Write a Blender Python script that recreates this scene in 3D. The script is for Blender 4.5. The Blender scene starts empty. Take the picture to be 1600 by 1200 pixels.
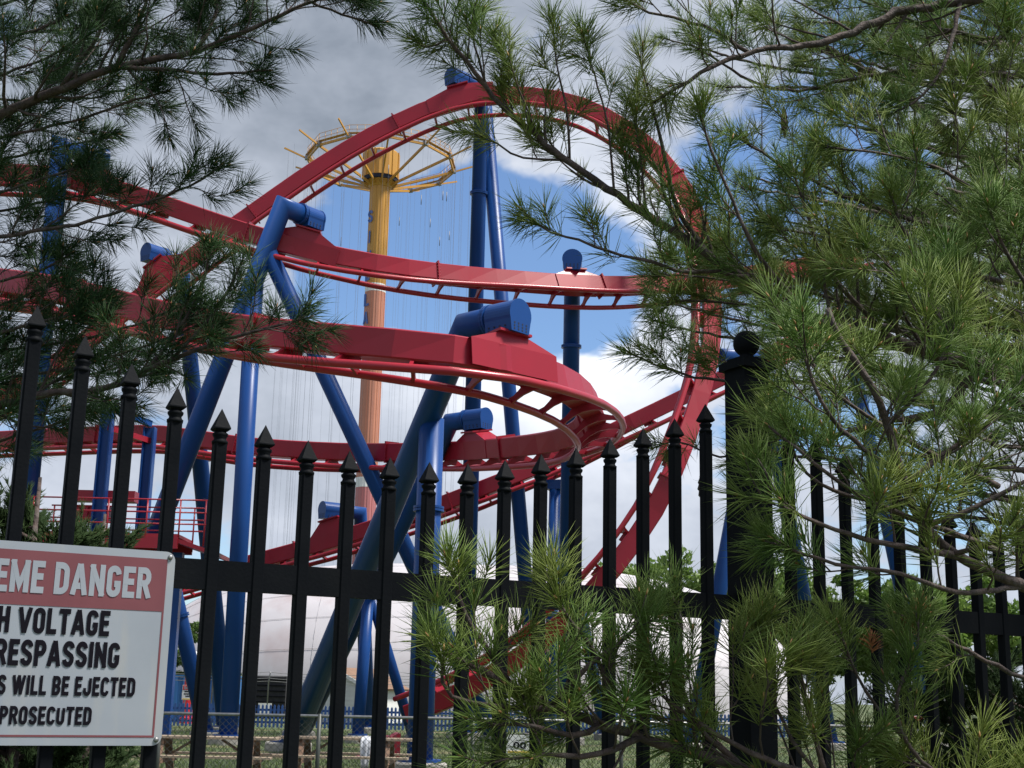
import bpy, math, random
import numpy as np
from mathutils import Vector, Matrix

rng = np.random.default_rng(7)
random.seed(7)
scene = bpy.context.scene
col = scene.collection

# ------------------------------------------------------------------ camera
EYE = np.array([0.0, 0.0, 1.6])
FPX = 2100.0
PITCH = math.radians(13.0)
ROLL = math.radians(1.26)
_fw = np.array([0, math.cos(PITCH), math.sin(PITCH)])
_r0 = np.array([1.0, 0, 0])
_u0 = np.array([0, -math.sin(PITCH), math.cos(PITCH)])
_ri = _r0 * math.cos(ROLL) + _u0 * math.sin(ROLL)
_up = _u0 * math.cos(ROLL) - _r0 * math.sin(ROLL)
cd = bpy.data.cameras.new('camera')
cd.sensor_width = 36.0
cd.lens = 36.0 * FPX / 1600.0
cd.clip_start = 0.05
cd.clip_end = 3000
cam = bpy.data.objects.new('camera', cd)
col.objects.link(cam)
m = Matrix.Identity(4)
for i in range(3):
    m[i][0] = _ri[i]; m[i][1] = _up[i]; m[i][2] = -_fw[i]; m[i][3] = EYE[i]
cam.matrix_world = m
scene.camera = cam
scene.render.resolution_x = 1024
scene.render.resolution_y = 768


def ray(px, py):
    return _fw + _ri * ((px - 800) / FPX) - _up * ((py - 600) / FPX)


def at(px, py, Y):
    d = ray(px, py)
    return EYE + d * (Y / d[1])


def gp(px, Y, z=0.0):
    """the point at height z and distance Y that lies in picture column px"""
    py = 1085.0
    for _ in range(6):
        p = at(px, py, Y)
        py += (p[2] - z) * FPX / Y
    return at(px, py, Y)


# ------------------------------------------------------------------ light
SUN_EL, SUN_AZ = math.radians(60), math.radians(102)     # azimuth measured from +Y towards +X
world = bpy.data.worlds.new('World')
scene.world = world
world.use_nodes = True
wn, wl = world.node_tree.nodes, world.node_tree.links
wn.clear()


def wnode(t, **kw):
    n = wn.new(t)
    for k, v in kw.items():
        setattr(n, k, v)
    return n


def wmath(op, a, b=None, c=None, clamp=False):
    n = wn.new('ShaderNodeMath'); n.operation = op; n.use_clamp = clamp
    for i, v in enumerate((a, b, c)):
        if v is None:
            continue
        if isinstance(v, (int, float)):
            n.inputs[i].default_value = v
        else:
            wl.new(v, n.inputs[i])
    return n.outputs[0]


def wsmooth(x, lo, hi, tolo=0.0, tohi=1.0):
    n = wn.new('ShaderNodeMapRange'); n.interpolation_type = 'SMOOTHSTEP'
    wl.new(x, n.inputs[0])
    for i, v in enumerate((lo, hi, tolo, tohi)):
        n.inputs[1 + i].default_value = v
    return n.outputs[0]


sky = wnode('ShaderNodeTexSky', sky_type='NISHITA')
sky.sun_disc = False
sky.sun_elevation = SUN_EL
sky.sun_rotation = SUN_AZ
sky.air_density = 1.0; sky.dust_density = 0.6; sky.ozone_density = 1.5
tc = wnode('ShaderNodeTexCoord')
dirv = tc.outputs['Generated']


def wnoise(scale, detail, rough, vec, dist=0.0):
    n = wn.new('ShaderNodeTexNoise'); n.inputs['Scale'].default_value = scale
    n.inputs['Detail'].default_value = detail; n.inputs['Roughness'].default_value = rough
    n.inputs['Distortion'].default_value = dist
    wl.new(vec, n.inputs['Vector'])
    return n.outputs['Fac']


mp = wnode('ShaderNodeMapping'); mp.inputs['Scale'].default_value = (1, 1, 1.5)
wl.new(dirv, mp.inputs['Vector'])
n_big = wnoise(5.2, 5, 0.56, mp.outputs[0], 0.25)
n_fine = wnoise(16.0, 4, 0.6, mp.outputs[0], 0.1)


def wblob(px, py, rad):
    """1 at the sky direction, falling to 0 at rad (radians) from it"""
    d = ray(px, py); d = d / np.linalg.norm(d)
    s = wn.new('ShaderNodeVectorMath'); s.operation = 'DISTANCE'
    nrm = wn.new('ShaderNodeVectorMath'); nrm.operation = 'NORMALIZE'
    wl.new(dirv, nrm.inputs[0]); wl.new(nrm.outputs[0], s.inputs[0])
    s.inputs[1].default_value = tuple(d)
    return wsmooth(s.outputs['Value'], rad, 0.0)


# cloud cover: noise, opened where the blue shows and closed where the cumulus banks stand
cover = wmath('ADD', wmath('MULTIPLY', n_big, 1.0), wmath('MULTIPLY', n_fine, 0.34))
for px, py, r, w in ((790, 415, 0.12, -0.40), (640, 400, 0.12, -0.36), (870, 455, 0.10, -0.30), (1250, 250, 0.22, -0.16),
                     (520, 500, 0.075, -0.14), (930, 505, 0.06, -0.18), (520, 400, 0.08, -0.16),
                     (850, 262, 0.085, 0.12), (870, 600, 0.09, 0.22), (620, 580, 0.09, 0.20),
                     (300, 150, 0.30, 0.20), (700, 800, 0.20, 0.20), (250, 420, 0.14, 0.14)):
    cover = wmath('ADD', cover, wmath('MULTIPLY', wblob(px, py, r), w))
mask = wsmooth(cover, 0.55, 0.67)
# brightness of the clouds: grey undersides, white sunlit banks
bright = wmath('ADD', wmath('MULTIPLY', wnoise(3.1, 3, 0.55, mp.outputs[0], 0.3), 0.55), wmath('MULTIPLY', n_fine, 0.40))
for px, py, r, w in ((330, 60, 0.42, -0.22), (870, 270, 0.13, 0.20), (860, 590, 0.13, 0.32), (620, 590, 0.14, 0.18),
                     (250, 430, 0.16, 0.10), (980, 690, 0.14, 0.12), (620, 150, 0.16, -0.06)):
    bright = wmath('ADD', bright, wmath('MULTIPLY', wblob(px, py, r), w))
ramp = wnode('ShaderNodeValToRGB')
ramp.color_ramp.elements[0].position = 0.18; ramp.color_ramp.elements[0].color = (0.160, 0.186, 0.228, 1)
ramp.color_ramp.elements[1].position = 0.86; ramp.color_ramp.elements[1].color = (0.60, 0.625, 0.68, 1)
e = ramp.color_ramp.elements.new(0.50); e.color = (0.335, 0.365, 0.425, 1)
wl.new(bright, ramp.inputs[0])
skymul = wnode('ShaderNodeVectorMath', operation='MULTIPLY')
skymul.inputs[1].default_value = (0.070, 0.080, 0.092)
wl.new(sky.outputs[0], skymul.inputs[0])
mix = wnode('ShaderNodeMix', data_type='RGBA')
wl.new(mask, mix.inputs[0]); wl.new(skymul.outputs[0], mix.inputs[6]); wl.new(ramp.outputs[0], mix.inputs[7])
bg = wnode('ShaderNodeBackground'); bg.inputs[1].default_value = 1.0
wl.new(mix.outputs[2], bg.inputs[0])
wo = wnode('ShaderNodeOutputWorld'); wl.new(bg.outputs[0], wo.inputs[0])

sl = bpy.data.lights.new('sun', 'SUN'); sl.energy = 4.0; sl.angle = math.radians(14); sl.color = (1.0, 0.96, 0.88)
so = bpy.data.objects.new('sun', sl); col.objects.link(so)
sd = Vector((math.sin(SUN_AZ) * math.cos(SUN_EL), math.cos(SUN_AZ) * math.cos(SUN_EL), math.sin(SUN_EL)))
so.rotation_euler = sd.to_track_quat('Z', 'Y').to_euler(); so.location = (20, -10, 60)

scene.render.engine = 'CYCLES'
scene.cycles.max_bounces = 5
scene.cycles.diffuse_bounces = 3
scene.cycles.glossy_bounces = 2
scene.cycles.transmission_bounces = 2
vs = scene.view_settings
vs.view_transform = 'Standard'; vs.look = 'None'; vs.exposure = 0.85; vs.gamma = 1.0; vs.use_curve_mapping = False

# ------------------------------------------------------------------ materials
MATS = {}


def mat(name, c1, c2=None, rough=0.5, scale=4.0, detail=5.0, metal=0.0, bump=0.0, bscale=40.0, coat=0.0, contrast=(0.35, 0.68),
        stretch=(1, 1, 1), transl=0.0, spec=0.5, stain=None, stain_amt=0.5, stain_scale=3.0, stain_stretch=(1, 1, 0.15), rvar=0.0):
    M = bpy.data.materials.new(name); M.use_nodes = True
    N, L = M.node_tree.nodes, M.node_tree.links
    b = N['Principled BSDF']
    c2 = c2 or c1
    t = N.new('ShaderNodeTexCoord'); mpp = N.new('ShaderNodeMapping'); mpp.inputs['Scale'].default_value = stretch
    L.new(t.outputs['Object'], mpp.inputs['Vector'])
    n = N.new('ShaderNodeTexNoise'); n.inputs['Scale'].default_value = scale; n.inputs['Detail'].default_value = detail
    L.new(mpp.outputs[0], n.inputs['Vector'])
    r = N.new('ShaderNodeMapRange'); r.inputs[1].default_value = contrast[0]; r.inputs[2].default_value = contrast[1]
    L.new(n.outputs['Fac'], r.inputs[0])
    mx = N.new('ShaderNodeMix'); mx.data_type = 'RGBA'
    mx.inputs[6].default_value = (*c1, 1); mx.inputs[7].default_value = (*c2, 1)
    L.new(r.outputs[0], mx.inputs[0])
    out = mx.outputs[2]
    if stain:
        m2 = N.new('ShaderNodeMapping'); m2.inputs['Scale'].default_value = stain_stretch
        L.new(t.outputs['Object'], m2.inputs['Vector'])
        n2 = N.new('ShaderNodeTexNoise'); n2.inputs['Scale'].default_value = stain_scale; n2.inputs['Detail'].default_value = 7
        L.new(m2.outputs[0], n2.inputs['Vector'])
        r2 = N.new('ShaderNodeMapRange'); r2.inputs[1].default_value = 0.52; r2.inputs[2].default_value = 0.72; r2.inputs[4].default_value = stain_amt
        L.new(n2.outputs['Fac'], r2.inputs[0])
        mx2 = N.new('ShaderNodeMix'); mx2.data_type = 'RGBA'
        L.new(r2.outputs[0], mx2.inputs[0]); L.new(out, mx2.inputs[6]); mx2.inputs[7].default_value = (*stain, 1)
        out = mx2.outputs[2]
    L.new(out, b.inputs['Base Color'])
    b.inputs['Roughness'].default_value = rough; b.inputs['Metallic'].default_value = metal
    b.inputs['Coat Weight'].default_value = coat; b.inputs['Coat Roughness'].default_value = 0.15
    b.inputs['Specular IOR Level'].default_value = spec
    if rvar:
        rr = N.new('ShaderNodeMapRange'); rr.inputs[3].default_value = rough - rvar; rr.inputs[4].default_value = rough + rvar
        L.new(n.outputs['Fac'], rr.inputs[0]); L.new(rr.outputs[0], b.inputs['Roughness'])
    if bump:
        nb = N.new('ShaderNodeTexNoise'); nb.inputs['Scale'].default_value = bscale; nb.inputs['Detail'].default_value = 6
        L.new(mpp.outputs[0], nb.inputs['Vector'])
        bb = N.new('ShaderNodeBump'); bb.inputs['Strength'].default_value = bump; bb.inputs['Distance'].default_value = 0.02
        L.new(nb.outputs['Fac'], bb.inputs['Height']); L.new(bb.outputs[0], b.inputs['Normal'])
    if transl:
        tr = N.new('ShaderNodeBsdfTranslucent'); L.new(out, tr.inputs[0])
        ms = N.new('ShaderNodeMixShader'); ms.inputs[0].default_value = transl
        L.new(b.outputs[0], ms.inputs[1]); L.new(tr.outputs[0], ms.inputs[2])
        L.new(ms.outputs[0], N['Material Output'].inputs['Surface'])
    MATS[name] = M
    return M


mat('red_paint', (0.29, 0.012, 0.027), (0.25, 0.011, 0.024), rough=0.36, scale=0.8, coat=0.0, spec=.32, stain=(0.22, 0.02, 0.03), stain_amt=0.35, stain_scale=1.2, rvar=0.08)
mat('red_rail', (0.33, 0.015, 0.029), (0.27, 0.014, 0.026), rough=0.3, scale=2.0, spec=.4)
mat('blue_paint', (0.009, 0.052, 0.205), (0.008, 0.044, 0.18), rough=0.36, scale=0.7, spec=.2, stain=(0.012, 0.055, 0.21), stain_amt=0.5, stain_scale=1.4, rvar=0.08)
mat('dark_hole', (0.008, 0.014, 0.04), rough=0.8)
mat('black_paint', (0.004, 0.005, 0.007), (0.007, 0.008, 0.010), rough=0.6, spec=.04, scale=6, bump=0.06, bscale=120, stain=(0.010, 0.011, 0.012), stain_amt=0.4, stain_scale=9)
mat('yellow_paint', (0.47, 0.235, 0.035), (0.42, 0.21, 0.03), rough=0.45, scale=0.4)
mat('orange_paint', (0.46, 0.185, 0.115), (0.42, 0.165, 0.10), rough=0.5, scale=0.4)
mat('rose_paint', (0.44, 0.15, 0.15), (0.40, 0.135, 0.135), rough=0.5, scale=0.4)
mat('white_paint', (0.72, 0.72, 0.70), (0.62, 0.62, 0.61), rough=0.5, scale=2)
mat('letter_blue', (0.02, 0.075, 0.30), rough=0.5)
mat('cable', (0.20, 0.21, 0.24), rough=0.5, metal=0.3)
mat('grey_metal', (0.30, 0.30, 0.30), (0.22, 0.22, 0.22), rough=0.45, metal=0.8, scale=20)
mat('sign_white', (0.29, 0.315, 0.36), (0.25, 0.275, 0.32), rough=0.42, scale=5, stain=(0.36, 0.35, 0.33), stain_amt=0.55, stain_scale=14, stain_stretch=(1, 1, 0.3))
mat('sign_red', (0.165, 0.045, 0.056), (0.135, 0.036, 0.046), rough=0.5, scale=7, stain=(0.20, 0.05, 0.055), stain_amt=0.5, stain_scale=16)
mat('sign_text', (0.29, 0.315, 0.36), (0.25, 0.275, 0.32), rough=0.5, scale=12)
mat('sign_black', (0.006, 0.005, 0.009), rough=0.6, spec=.08)
mat('bark', (0.080, 0.053, 0.047), (0.028, 0.020, 0.019), rough=0.85, scale=30, bump=0.6, bscale=60, stain=(0.14, 0.125, 0.115), stain_amt=0.5, stain_scale=25, stain_stretch=(1, 1, 1))
mat('needle_lit', (0.240, 0.300, 0.075), (0.135, 0.235, 0.058), rough=0.5, spec=.25, scale=3.2, detail=3, transl=0.48, contrast=(0.38, 0.62))  # right pine: green raised so the light on it is in the colour
mat('needle_shaded', (0.034, 0.078, 0.022), (0.020, 0.056, 0.018), rough=0.5, spec=.2, scale=3.0, detail=3, transl=0.25, contrast=(0.38, 0.62))  # left pine: same needles, its shade put into a darker green
mat('needle_far', (0.190, 0.270, 0.075), (0.105, 0.200, 0.058), rough=0.5, spec=.2, scale=2.0, detail=3, transl=0.42, contrast=(0.38, 0.62))
mat('needle_dead', (0.42, 0.17, 0.06), (0.30, 0.12, 0.05), rough=0.7, scale=20, transl=0.2)
mat('bud', (0.30, 0.17, 0.05), (0.22, 0.10, 0.04), rough=0.7, scale=30)
mat('cone', (0.06, 0.035, 0.02), (0.03, 0.02, 0.012), rough=0.9, scale=40)
mat('juniper', (0.028, 0.050, 0.015), (0.014, 0.030, 0.011), rough=0.7, spec=.1, scale=4, transl=0.15)
mat('leaf_light', (0.15, 0.23, 0.045), (0.085, 0.16, 0.03), rough=0.5, scale=0.35, transl=0.4)
mat('leaf_mid', (0.12, 0.19, 0.045), (0.07, 0.13, 0.03), rough=0.5, scale=0.5, transl=0.3)
mat('tent', (0.46, 0.435, 0.46), (0.38, 0.365, 0.39), rough=0.6, scale=0.25, stain=(0.33, 0.27, 0.28), stain_amt=0.8, stain_scale=0.42, stain_stretch=(1, 1, 0.6), bump=0.1, bscale=1.5)
mat('siding', (0.66, 0.66, 0.65), (0.56, 0.56, 0.55), rough=0.6, scale=1.5)
mat('shingle', (0.20, 0.115, 0.075), (0.15, 0.09, 0.06), rough=0.9, scale=3)
mat('dark_mesh', (0.014, 0.014, 0.017), (0.025, 0.025, 0.028), rough=0.8)
mat('blue_wall', (0.025, 0.13, 0.34), (0.02, 0.10, 0.28), rough=0.6, scale=0.6)
mat('blue_fence', (0.022, 0.075, 0.25), rough=0.6)
mat('red_bright', (0.55, 0.02, 0.03), rough=0.4)
mat('wood', (0.32, 0.25, 0.18), (0.20, 0.15, 0.11), rough=0.85, scale=3, stretch=(0.4, 8, 8), bump=0.4, bscale=20)
mat('wood_leg', (0.20, 0.12, 0.08), (0.13, 0.08, 0.055), rough=0.85, scale=5, bump=0.3)
mat('concrete', (0.32, 0.30, 0.27), (0.22, 0.21, 0.19), rough=0.9, scale=3, bump=0.3, bscale=20)
mat('chain_wire', (0.045, 0.050, 0.045), rough=0.5, metal=0.2)
mat('grass_blade', (0.095, 0.135, 0.030), (0.065, 0.105, 0.025), rough=0.6, scale=0.5, transl=0.3)
mat('plastic', (0.55, 0.57, 0.62), (0.45, 0.47, 0.52), rough=0.35, scale=6)
mat('sign_yellow', (0.72, 0.50, 0.06), rough=0.5)
mat('ground', (0.060, 0.085, 0.026), (0.045, 0.068, 0.022), rough=0.95, scale=0.6, detail=10, bump=0.6, bscale=12, stain=(0.20, 0.145, 0.085), stain_amt=0.75, stain_scale=0.22, stain_stretch=(1, 2.5, 1))

# ------------------------------------------------------------------ mesh helpers


def nv(v):
    v = np.asarray(v, float)
    return v / (np.linalg.norm(v) + 1e-12)


def fast_mesh(name, V, F, smooth=False):
    """V (n,3); F either an (m,k) int array or a list of index lists"""
    me = bpy.data.meshes.new(name)
    V = np.asarray(V, np.float32)
    if isinstance(F, np.ndarray):
        k = F.shape[1]
        me.vertices.add(len(V)); me.vertices.foreach_set('co', V.ravel())
        me.loops.add(F.size); me.loops.foreach_set('vertex_index', F.astype(np.int32).ravel())
        me.polygons.add(len(F)); me.polygons.foreach_set('loop_start', np.arange(0, F.size, k, dtype=np.int32))
        me.update(calc_edges=True)
    else:
        me.from_pydata(V.tolist(), [], F)
        me.update()
    if smooth:
        me.polygons.foreach_set('use_smooth', np.ones(len(me.polygons), bool))
    return me


class MB:
    """collects shapes (world coordinates) for ONE mesh object"""
    def __init__(self):
        self.V, self.F, self.S = [], [], []
        self.n = 0

    def add(self, V, F, smooth=False):
        V = np.asarray(V, float)
        self.V.append(V)
        for f in F:
            self.F.append([int(i) + self.n for i in f]); self.S.append(smooth)
        self.n += len(V)
        return self

    def box(self, c, ax, ay, az, sx, sy, sz):
        c = np.asarray(c, float); ax, ay, az = nv(ax), nv(ay), nv(az)
        V = [c + ax * (i * sx / 2) + ay * (j * sy / 2) + az * (k * sz / 2) for i in (-1, 1) for j in (-1, 1) for k in (-1, 1)]
        return self.add(V, [(0, 1, 3, 2), (4, 6, 7, 5), (0, 4, 5, 1), (2, 3, 7, 6), (0, 2, 6, 4), (1, 5, 7, 3)])

    def abox(self, c, sx, sy, sz, rz=0.0):
        return self.box(c, (math.cos(rz), math.sin(rz), 0), (-math.sin(rz), math.cos(rz), 0), (0, 0, 1), sx, sy, sz)

    def bar(self, a, b, w, h, up=(0, 0, 1)):
        a, b = np.asarray(a, float), np.asarray(b, float)
        t = nv(b - a); s = np.cross(t, up)
        if np.linalg.norm(s) < 1e-4:
            s = np.cross(t, (0, 1, 0))
        s = nv(s); u = np.cross(s, t)
        return self.box((a + b) / 2, t, s, u, np.linalg.norm(b - a), w, h)

    def tube(self, path, rad, sides=16, cap=True, smooth=True):
        P = np.asarray(path, float); n = len(P)
        R = np.full(n, rad, float) if np.isscalar(rad) else np.asarray(rad, float)
        seg = [nv(P[i + 1] - P[i]) for i in range(n - 1)]
        t = seg[0]
        o = np.cross(t, (0, 0, 1))
        if np.linalg.norm(o) < 1e-3:
            o = np.cross(t, (1, 0, 0))
        o = nv(o)
        V = []
        for i in range(n):
            t1 = seg[max(i - 1, 0)]
            t2 = seg[min(i, n - 2)]
            o = nv(o - t1 * np.dot(o, t1)); b = np.cross(t1, o)
            nn = nv(t1 + t2)
            den = max(np.dot(t1, nn), 0.3)
            for k in range(sides):
                a = 2 * math.pi * k / sides
                d = (o * math.cos(a) + b * math.sin(a)) * R[i]
                V.append(P[i] + d - t1 * (np.dot(d, nn) / den))
            o = nv(o - t2 * np.dot(o, t2))
        F = []
        for i in range(n - 1):
            for k in range(sides):
                k2 = (k + 1) % sides
                F.append((i * sides + k, i * sides + k2, (i + 1) * sides + k2, (i + 1) * sides + k))
        self.add(V, F, smooth)
        if cap:
            c0 = list(range(sides))[::-1]; c1 = [(n - 1) * sides + k for k in range(sides)]
            base = self.n - len(V)
            for c in (c0, c1):
                self.F.append([base + q for q in c]); self.S.append(False)
        return self

    def lathe(self, c, axis, prof, sides=20, smooth=True):
        """prof: list of (distance along the axis, radius)"""
        ax = nv(axis); o = np.cross(ax, (0, 0, 1))
        if np.linalg.norm(o) < 1e-3:
            o = np.array([1.0, 0, 0])
        o = nv(o); b = np.cross(ax, o); c = np.asarray(c, float)
        V, F = [], []
        for h, r in prof:
            for k in range(sides):
                a = 2 * math.pi * k / sides
                V.append(c + ax * h + (o * math.cos(a) + b * math.sin(a)) * r)
        for i in range(len(prof) - 1):
            for k in range(sides):
                k2 = (k + 1) % sides
                F.append((i * sides + k, i * sides + k2, (i + 1) * sides + k2, (i + 1) * sides + k))
        F.append(list(range(sides))[::-1]); F.append([(len(prof) - 1) * sides + k for k in range(sides)])
        return self.add(V, F, smooth)

    def prism(self, prof, a, b, ex, ey):
        """a flat outline (list of x,y) swept straight from a to b"""
        ex, ey = np.asarray(ex, float), np.asarray(ey, float); a, b = np.asarray(a, float), np.asarray(b, float)
        n = len(prof)
        V = [a + ex * x + ey * y for x, y in prof] + [b + ex * x + ey * y for x, y in prof]
        F = [list(range(n))[::-1], list(range(n, 2 * n))] + [(i, (i + 1) % n, n + (i + 1) % n, n + i) for i in range(n)]
        return self.add(V, F)

    def build(self, name, material, parent=None, origin=None):
        V = np.concatenate(self.V)
        off = np.array(origin if origin is not None else (wloc(parent) if parent else (0, 0, 0)), float)
        me = bpy.data.meshes.new(name)
        me.from_pydata((V - off).tolist(), [], self.F); me.update()
        me.polygons.foreach_set('use_smooth', np.array(self.S, bool))
        me.materials.append(MATS[material])
        o = bpy.data.objects.new(name, me); col.objects.link(o)
        if parent:
            o.parent = parent
            o.location = off - wloc(parent)
        else:
            o.location = off
        return o


WL = {}


def wloc(o):
    p = np.zeros(3)
    while o is not None:
        p = p + np.array(o.location); o = o.parent
    return p


def thing(name, label, cat, loc=(0, 0, 0), group=None):
    o = bpy.data.objects.new(name, None); col.objects.link(o)
    o.empty_display_size = 0.3
    o.location = tuple(loc); o['label'] = label; o['category'] = cat
    if group:
        o['group'] = group
    return o


def mesh_part(name, me, material, parent, M=None):
    if not me.materials:
        me.materials.append(MATS[material])
    o = bpy.data.objects.new(name, me); col.objects.link(o); o.parent = parent
    if M is not None:
        M = np.array(M, float); M[:3, 3] -= wloc(parent)
        o.matrix_local = Matrix(M.tolist())
    return o


def frame4(o, x, y, z):
    M = np.eye(4); M[:3, 0] = x; M[:3, 1] = y; M[:3, 2] = z; M[:3, 3] = o
    return M


def text_part(txt, c, ex, ez, w, h, material, parent, name='lettering', bold=0.03, thick=0.002):
    """flat raised lettering: centre c, reading along ex, upright along ez, scaled to w x h"""
    cu = bpy.data.curves.new('txt', 'FONT'); cu.body = txt; cu.size = 1.0; cu.offset = bold; cu.resolution_u = 4; cu.space_character = 1.02
    to = bpy.data.objects.new('txt', cu); col.objects.link(to)
    me = bpy.data.meshes.new_from_object(to.evaluated_get(bpy.context.evaluated_depsgraph_get()))
    bpy.data.objects.remove(to); bpy.data.curves.remove(cu)
    V = np.empty(len(me.vertices) * 3); me.vertices.foreach_get('co', V); V = V.reshape(-1, 3)
    lo, hi = V.min(0), V.max(0)
    ex, ez = nv(ex), nv(ez); ny = np.cross(ex, ez)       # towards the reader
    off = wloc(parent)
    x = ((V[:, 0] - (lo[0] + hi[0]) / 2) / (hi[0] - lo[0]) * w)[:, None]
    y = ((V[:, 1] - (lo[1] + hi[1]) / 2) / (hi[1] - lo[1]) * h)[:, None]
    W = np.asarray(c) + x * ex + y * ez + ny * thick - off
    me.vertices.foreach_set('co', W.astype(np.float32).ravel()); me.update(); me.name = name
    me.materials.clear(); me.materials.append(MATS[material])
    o = bpy.data.objects.new(name, me); col.objects.link(o); o.parent = parent
    return o


# condensed block capitals drawn as heavy strokes


def _arc(cx, cy, rx, ry, a0, a1, n=8):
    return [(cx + rx * math.cos(math.radians(a0 + (a1 - a0) * k / n)), cy + ry * math.sin(math.radians(a0 + (a1 - a0) * k / n))) for k in range(n + 1)]


_TOP, _BOT = _arc(.5, .80, .5, .20, 0, 180), _arc(.5, .20, .5, .20, 180, 360)
_BOWL = [(0, 1), (.5, 1)] + _arc(.5, .74, .5, .26, 80, -80) + [(.5, .48), (0, .48)]
GLYPH = {
    'A': [[(0, 0), (.43, 1)], [(1, 0), (.57, 1)], [(.24, .24), (.76, .24)]], 'B': [[(0, 0), (0, 1)], _BOWL, [(.5, .48)] + _arc(.5, .24, .5, .24, 80, -80) + [(.5, 0), (0, 0)]],
    'C': [_TOP + _BOT], 'D': [[(0, 0), (0, 1)], [(0, 1), (.4, 1)] + _arc(.4, .76, .6, .24, 75, 0) + _arc(.4, .24, .6, .24, 0, -75) + [(.4, 0), (0, 0)]],
    'E': [[(1, 1), (0, 1), (0, 0), (1, 0)], [(0, .52), (.85, .52)]], 'F': [[(1, 1), (0, 1), (0, 0)], [(0, .52), (.85, .52)]],
    'G': [_TOP + _BOT + [(1, .40), (.62, .40)]], 'H': [[(0, 0), (0, 1)], [(1, 0), (1, 1)], [(0, .52), (1, .52)]], 'I': [[(.5, 0), (.5, 1)]],
    'J': [[(1, 1)] + _BOT[::-1] + [(0, .36)]], 'L': [[(0, 1), (0, 0), (1, 0)]], 'M': [[(0, 0), (0, 1)], [(0, 1), (.5, .15), (1, 1)], [(1, 1), (1, 0)]],
    'N': [[(0, 0), (0, 1)], [(0, 1), (1, 0)], [(1, 0), (1, 1)]], 'O': [_TOP + _BOT + [(1, .8)]], 'P': [[(0, 0), (0, 1)], _BOWL], 'R': [[(0, 0), (0, 1)], _BOWL, [(.55, .48), (1, 0)]],
    'S': [_TOP + [(0, .70), (.12, .60), (.5, .50), (.88, .40), (1, .30)] + _BOT[::-1]], 'T': [[(0, 1), (1, 1)], [(.5, 1), (.5, 0)]],
    'U': [[(0, 1)] + _BOT + [(1, 1)]], 'V': [[(0, 1), (.43, 0)], [(1, 1), (.57, 0)]], 'W': [[(0, 1), (.24, 0)], [(.48, 1), (.28, 0)], [(.52, 1), (.72, 0)], [(1, 1), (.76, 0)]], 'X': [[(0, 0), (1, 1)], [(0, 1), (1, 0)]]}


def block_text(txt, c, ex, ez, w, h, material, parent, name='lettering', thick=.0006, st=.20):
    """heavy condensed capitals: centre c, w x h overall; every stroke a slim raised ribbon, each a hair above the last"""
    gw = {'I': 0.0, 'M': .50, 'W': .66, 'N': .38, 'A': .42, 'V': .42, 'E': .28, 'F': .28, 'L': .27, 'T': .34}
    x = 0.0; strokes = []
    for ch in txt:
        if ch == ' ':
            x += .30; continue
        W = gw.get(ch, .35)
        for pl in GLYPH[ch]:
            strokes.append([(x + st / 2 + px * W, st / 2 + py * (1 - st)) for px, py in pl])
        x += W + st + .085
    tot = x - .085
    ex, ez = nv(ex), nv(ez); ny = np.cross(ex, ez); b = MB()
    for k, pl in enumerate(strokes):
        P = np.array(pl); n = len(P); V, F = [], []
        for i in range(n):
            t1 = P[i] - P[i - 1] if i > 0 else P[1] - P[0]; t2 = P[i + 1] - P[i] if i < n - 1 else t1
            t1 = t1 / np.linalg.norm(t1); t2 = t2 / np.linalg.norm(t2)
            m_ = t1 + t2; m_ = m_ / (np.linalg.norm(m_) + 1e-9); nn = np.array([-m_[1], m_[0]])
            ln = st / 2 / max(.42, abs(np.dot(nn, np.array([-t1[1], t1[0]]))))
            p = P[i].copy()
            if i == 0 and n > 1: p = p - t1 * (.02 if len(P) > 6 else st / 2)
            if i == n - 1: p = p + t2 * (.02 if len(P) > 6 else st / 2)
            for sg in (-1, 1):
                q = p + nn * sg * ln
                q[1] = min(max(q[1], 0), 1)
                V.append(np.asarray(c) + ex * ((q[0] / tot - .5) * w) + ez * ((q[1] - .5) * h) + ny * (thick + .00012 * (k % 5)))
        F = [(2 * i, 2 * i + 2, 2 * i + 3, 2 * i + 1) for i in range(n - 1)]
        b.add(V, F)
    return b.build(name, material, parent)


# ------------------------------------------------------------------ setting: ground
gv, gf = [], []
xs = [-600, -120, -40, -12, 12, 40, 120, 600]; ys = [-60, 0, 10, 25, 45, 80, 150, 900]
for y in ys:
    for x in xs:
        gv.append((x, y, 0))
for j in range(len(ys) - 1):
    for i in range(len(xs) - 1):
        a = j * len(xs) + i
        gf.append((a, a + 1, a + 1 + len(xs), a + len(xs)))
gme = fast_mesh('ground', gv, gf); gme.materials.append(MATS['ground'])
ground = bpy.data.objects.new('ground', gme); col.objects.link(ground); ground['kind'] = 'structure'

# grass blades over the lawn between the fence and the coaster feet
N = 90000
gy = 14 + 42 * rng.random(N) ** 1.3
gx = (rng.random(N) - 0.5) * 0.95 * gy
hgt = 0.05 + 0.06 * rng.random(N); ang = rng.random(N) * math.pi
wd = 0.006 + 0.008 * rng.random(N)
base = np.stack([gx, gy, np.zeros(N)], 1)
sdv = np.stack([np.cos(ang), np.sin(ang), np.zeros(N)], 1) * wd[:, None]
tip = base + np.stack([(rng.random(N) - .5) * .08, (rng.random(N) - .5) * .08, hgt], 1)
V = np.stack([base - sdv, base + sdv, tip], 1).reshape(-1, 3)
gme = fast_mesh('grass', V, np.arange(3 * N).reshape(-1, 3)); gme.materials.append(MATS['grass_blade'])
go = bpy.data.objects.new('grass', gme); col.objects.link(go); go['kind'] = 'stuff'
go['label'] = 'short green grass of the lawn behind the black fence'; go['category'] = 'grass'

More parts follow.
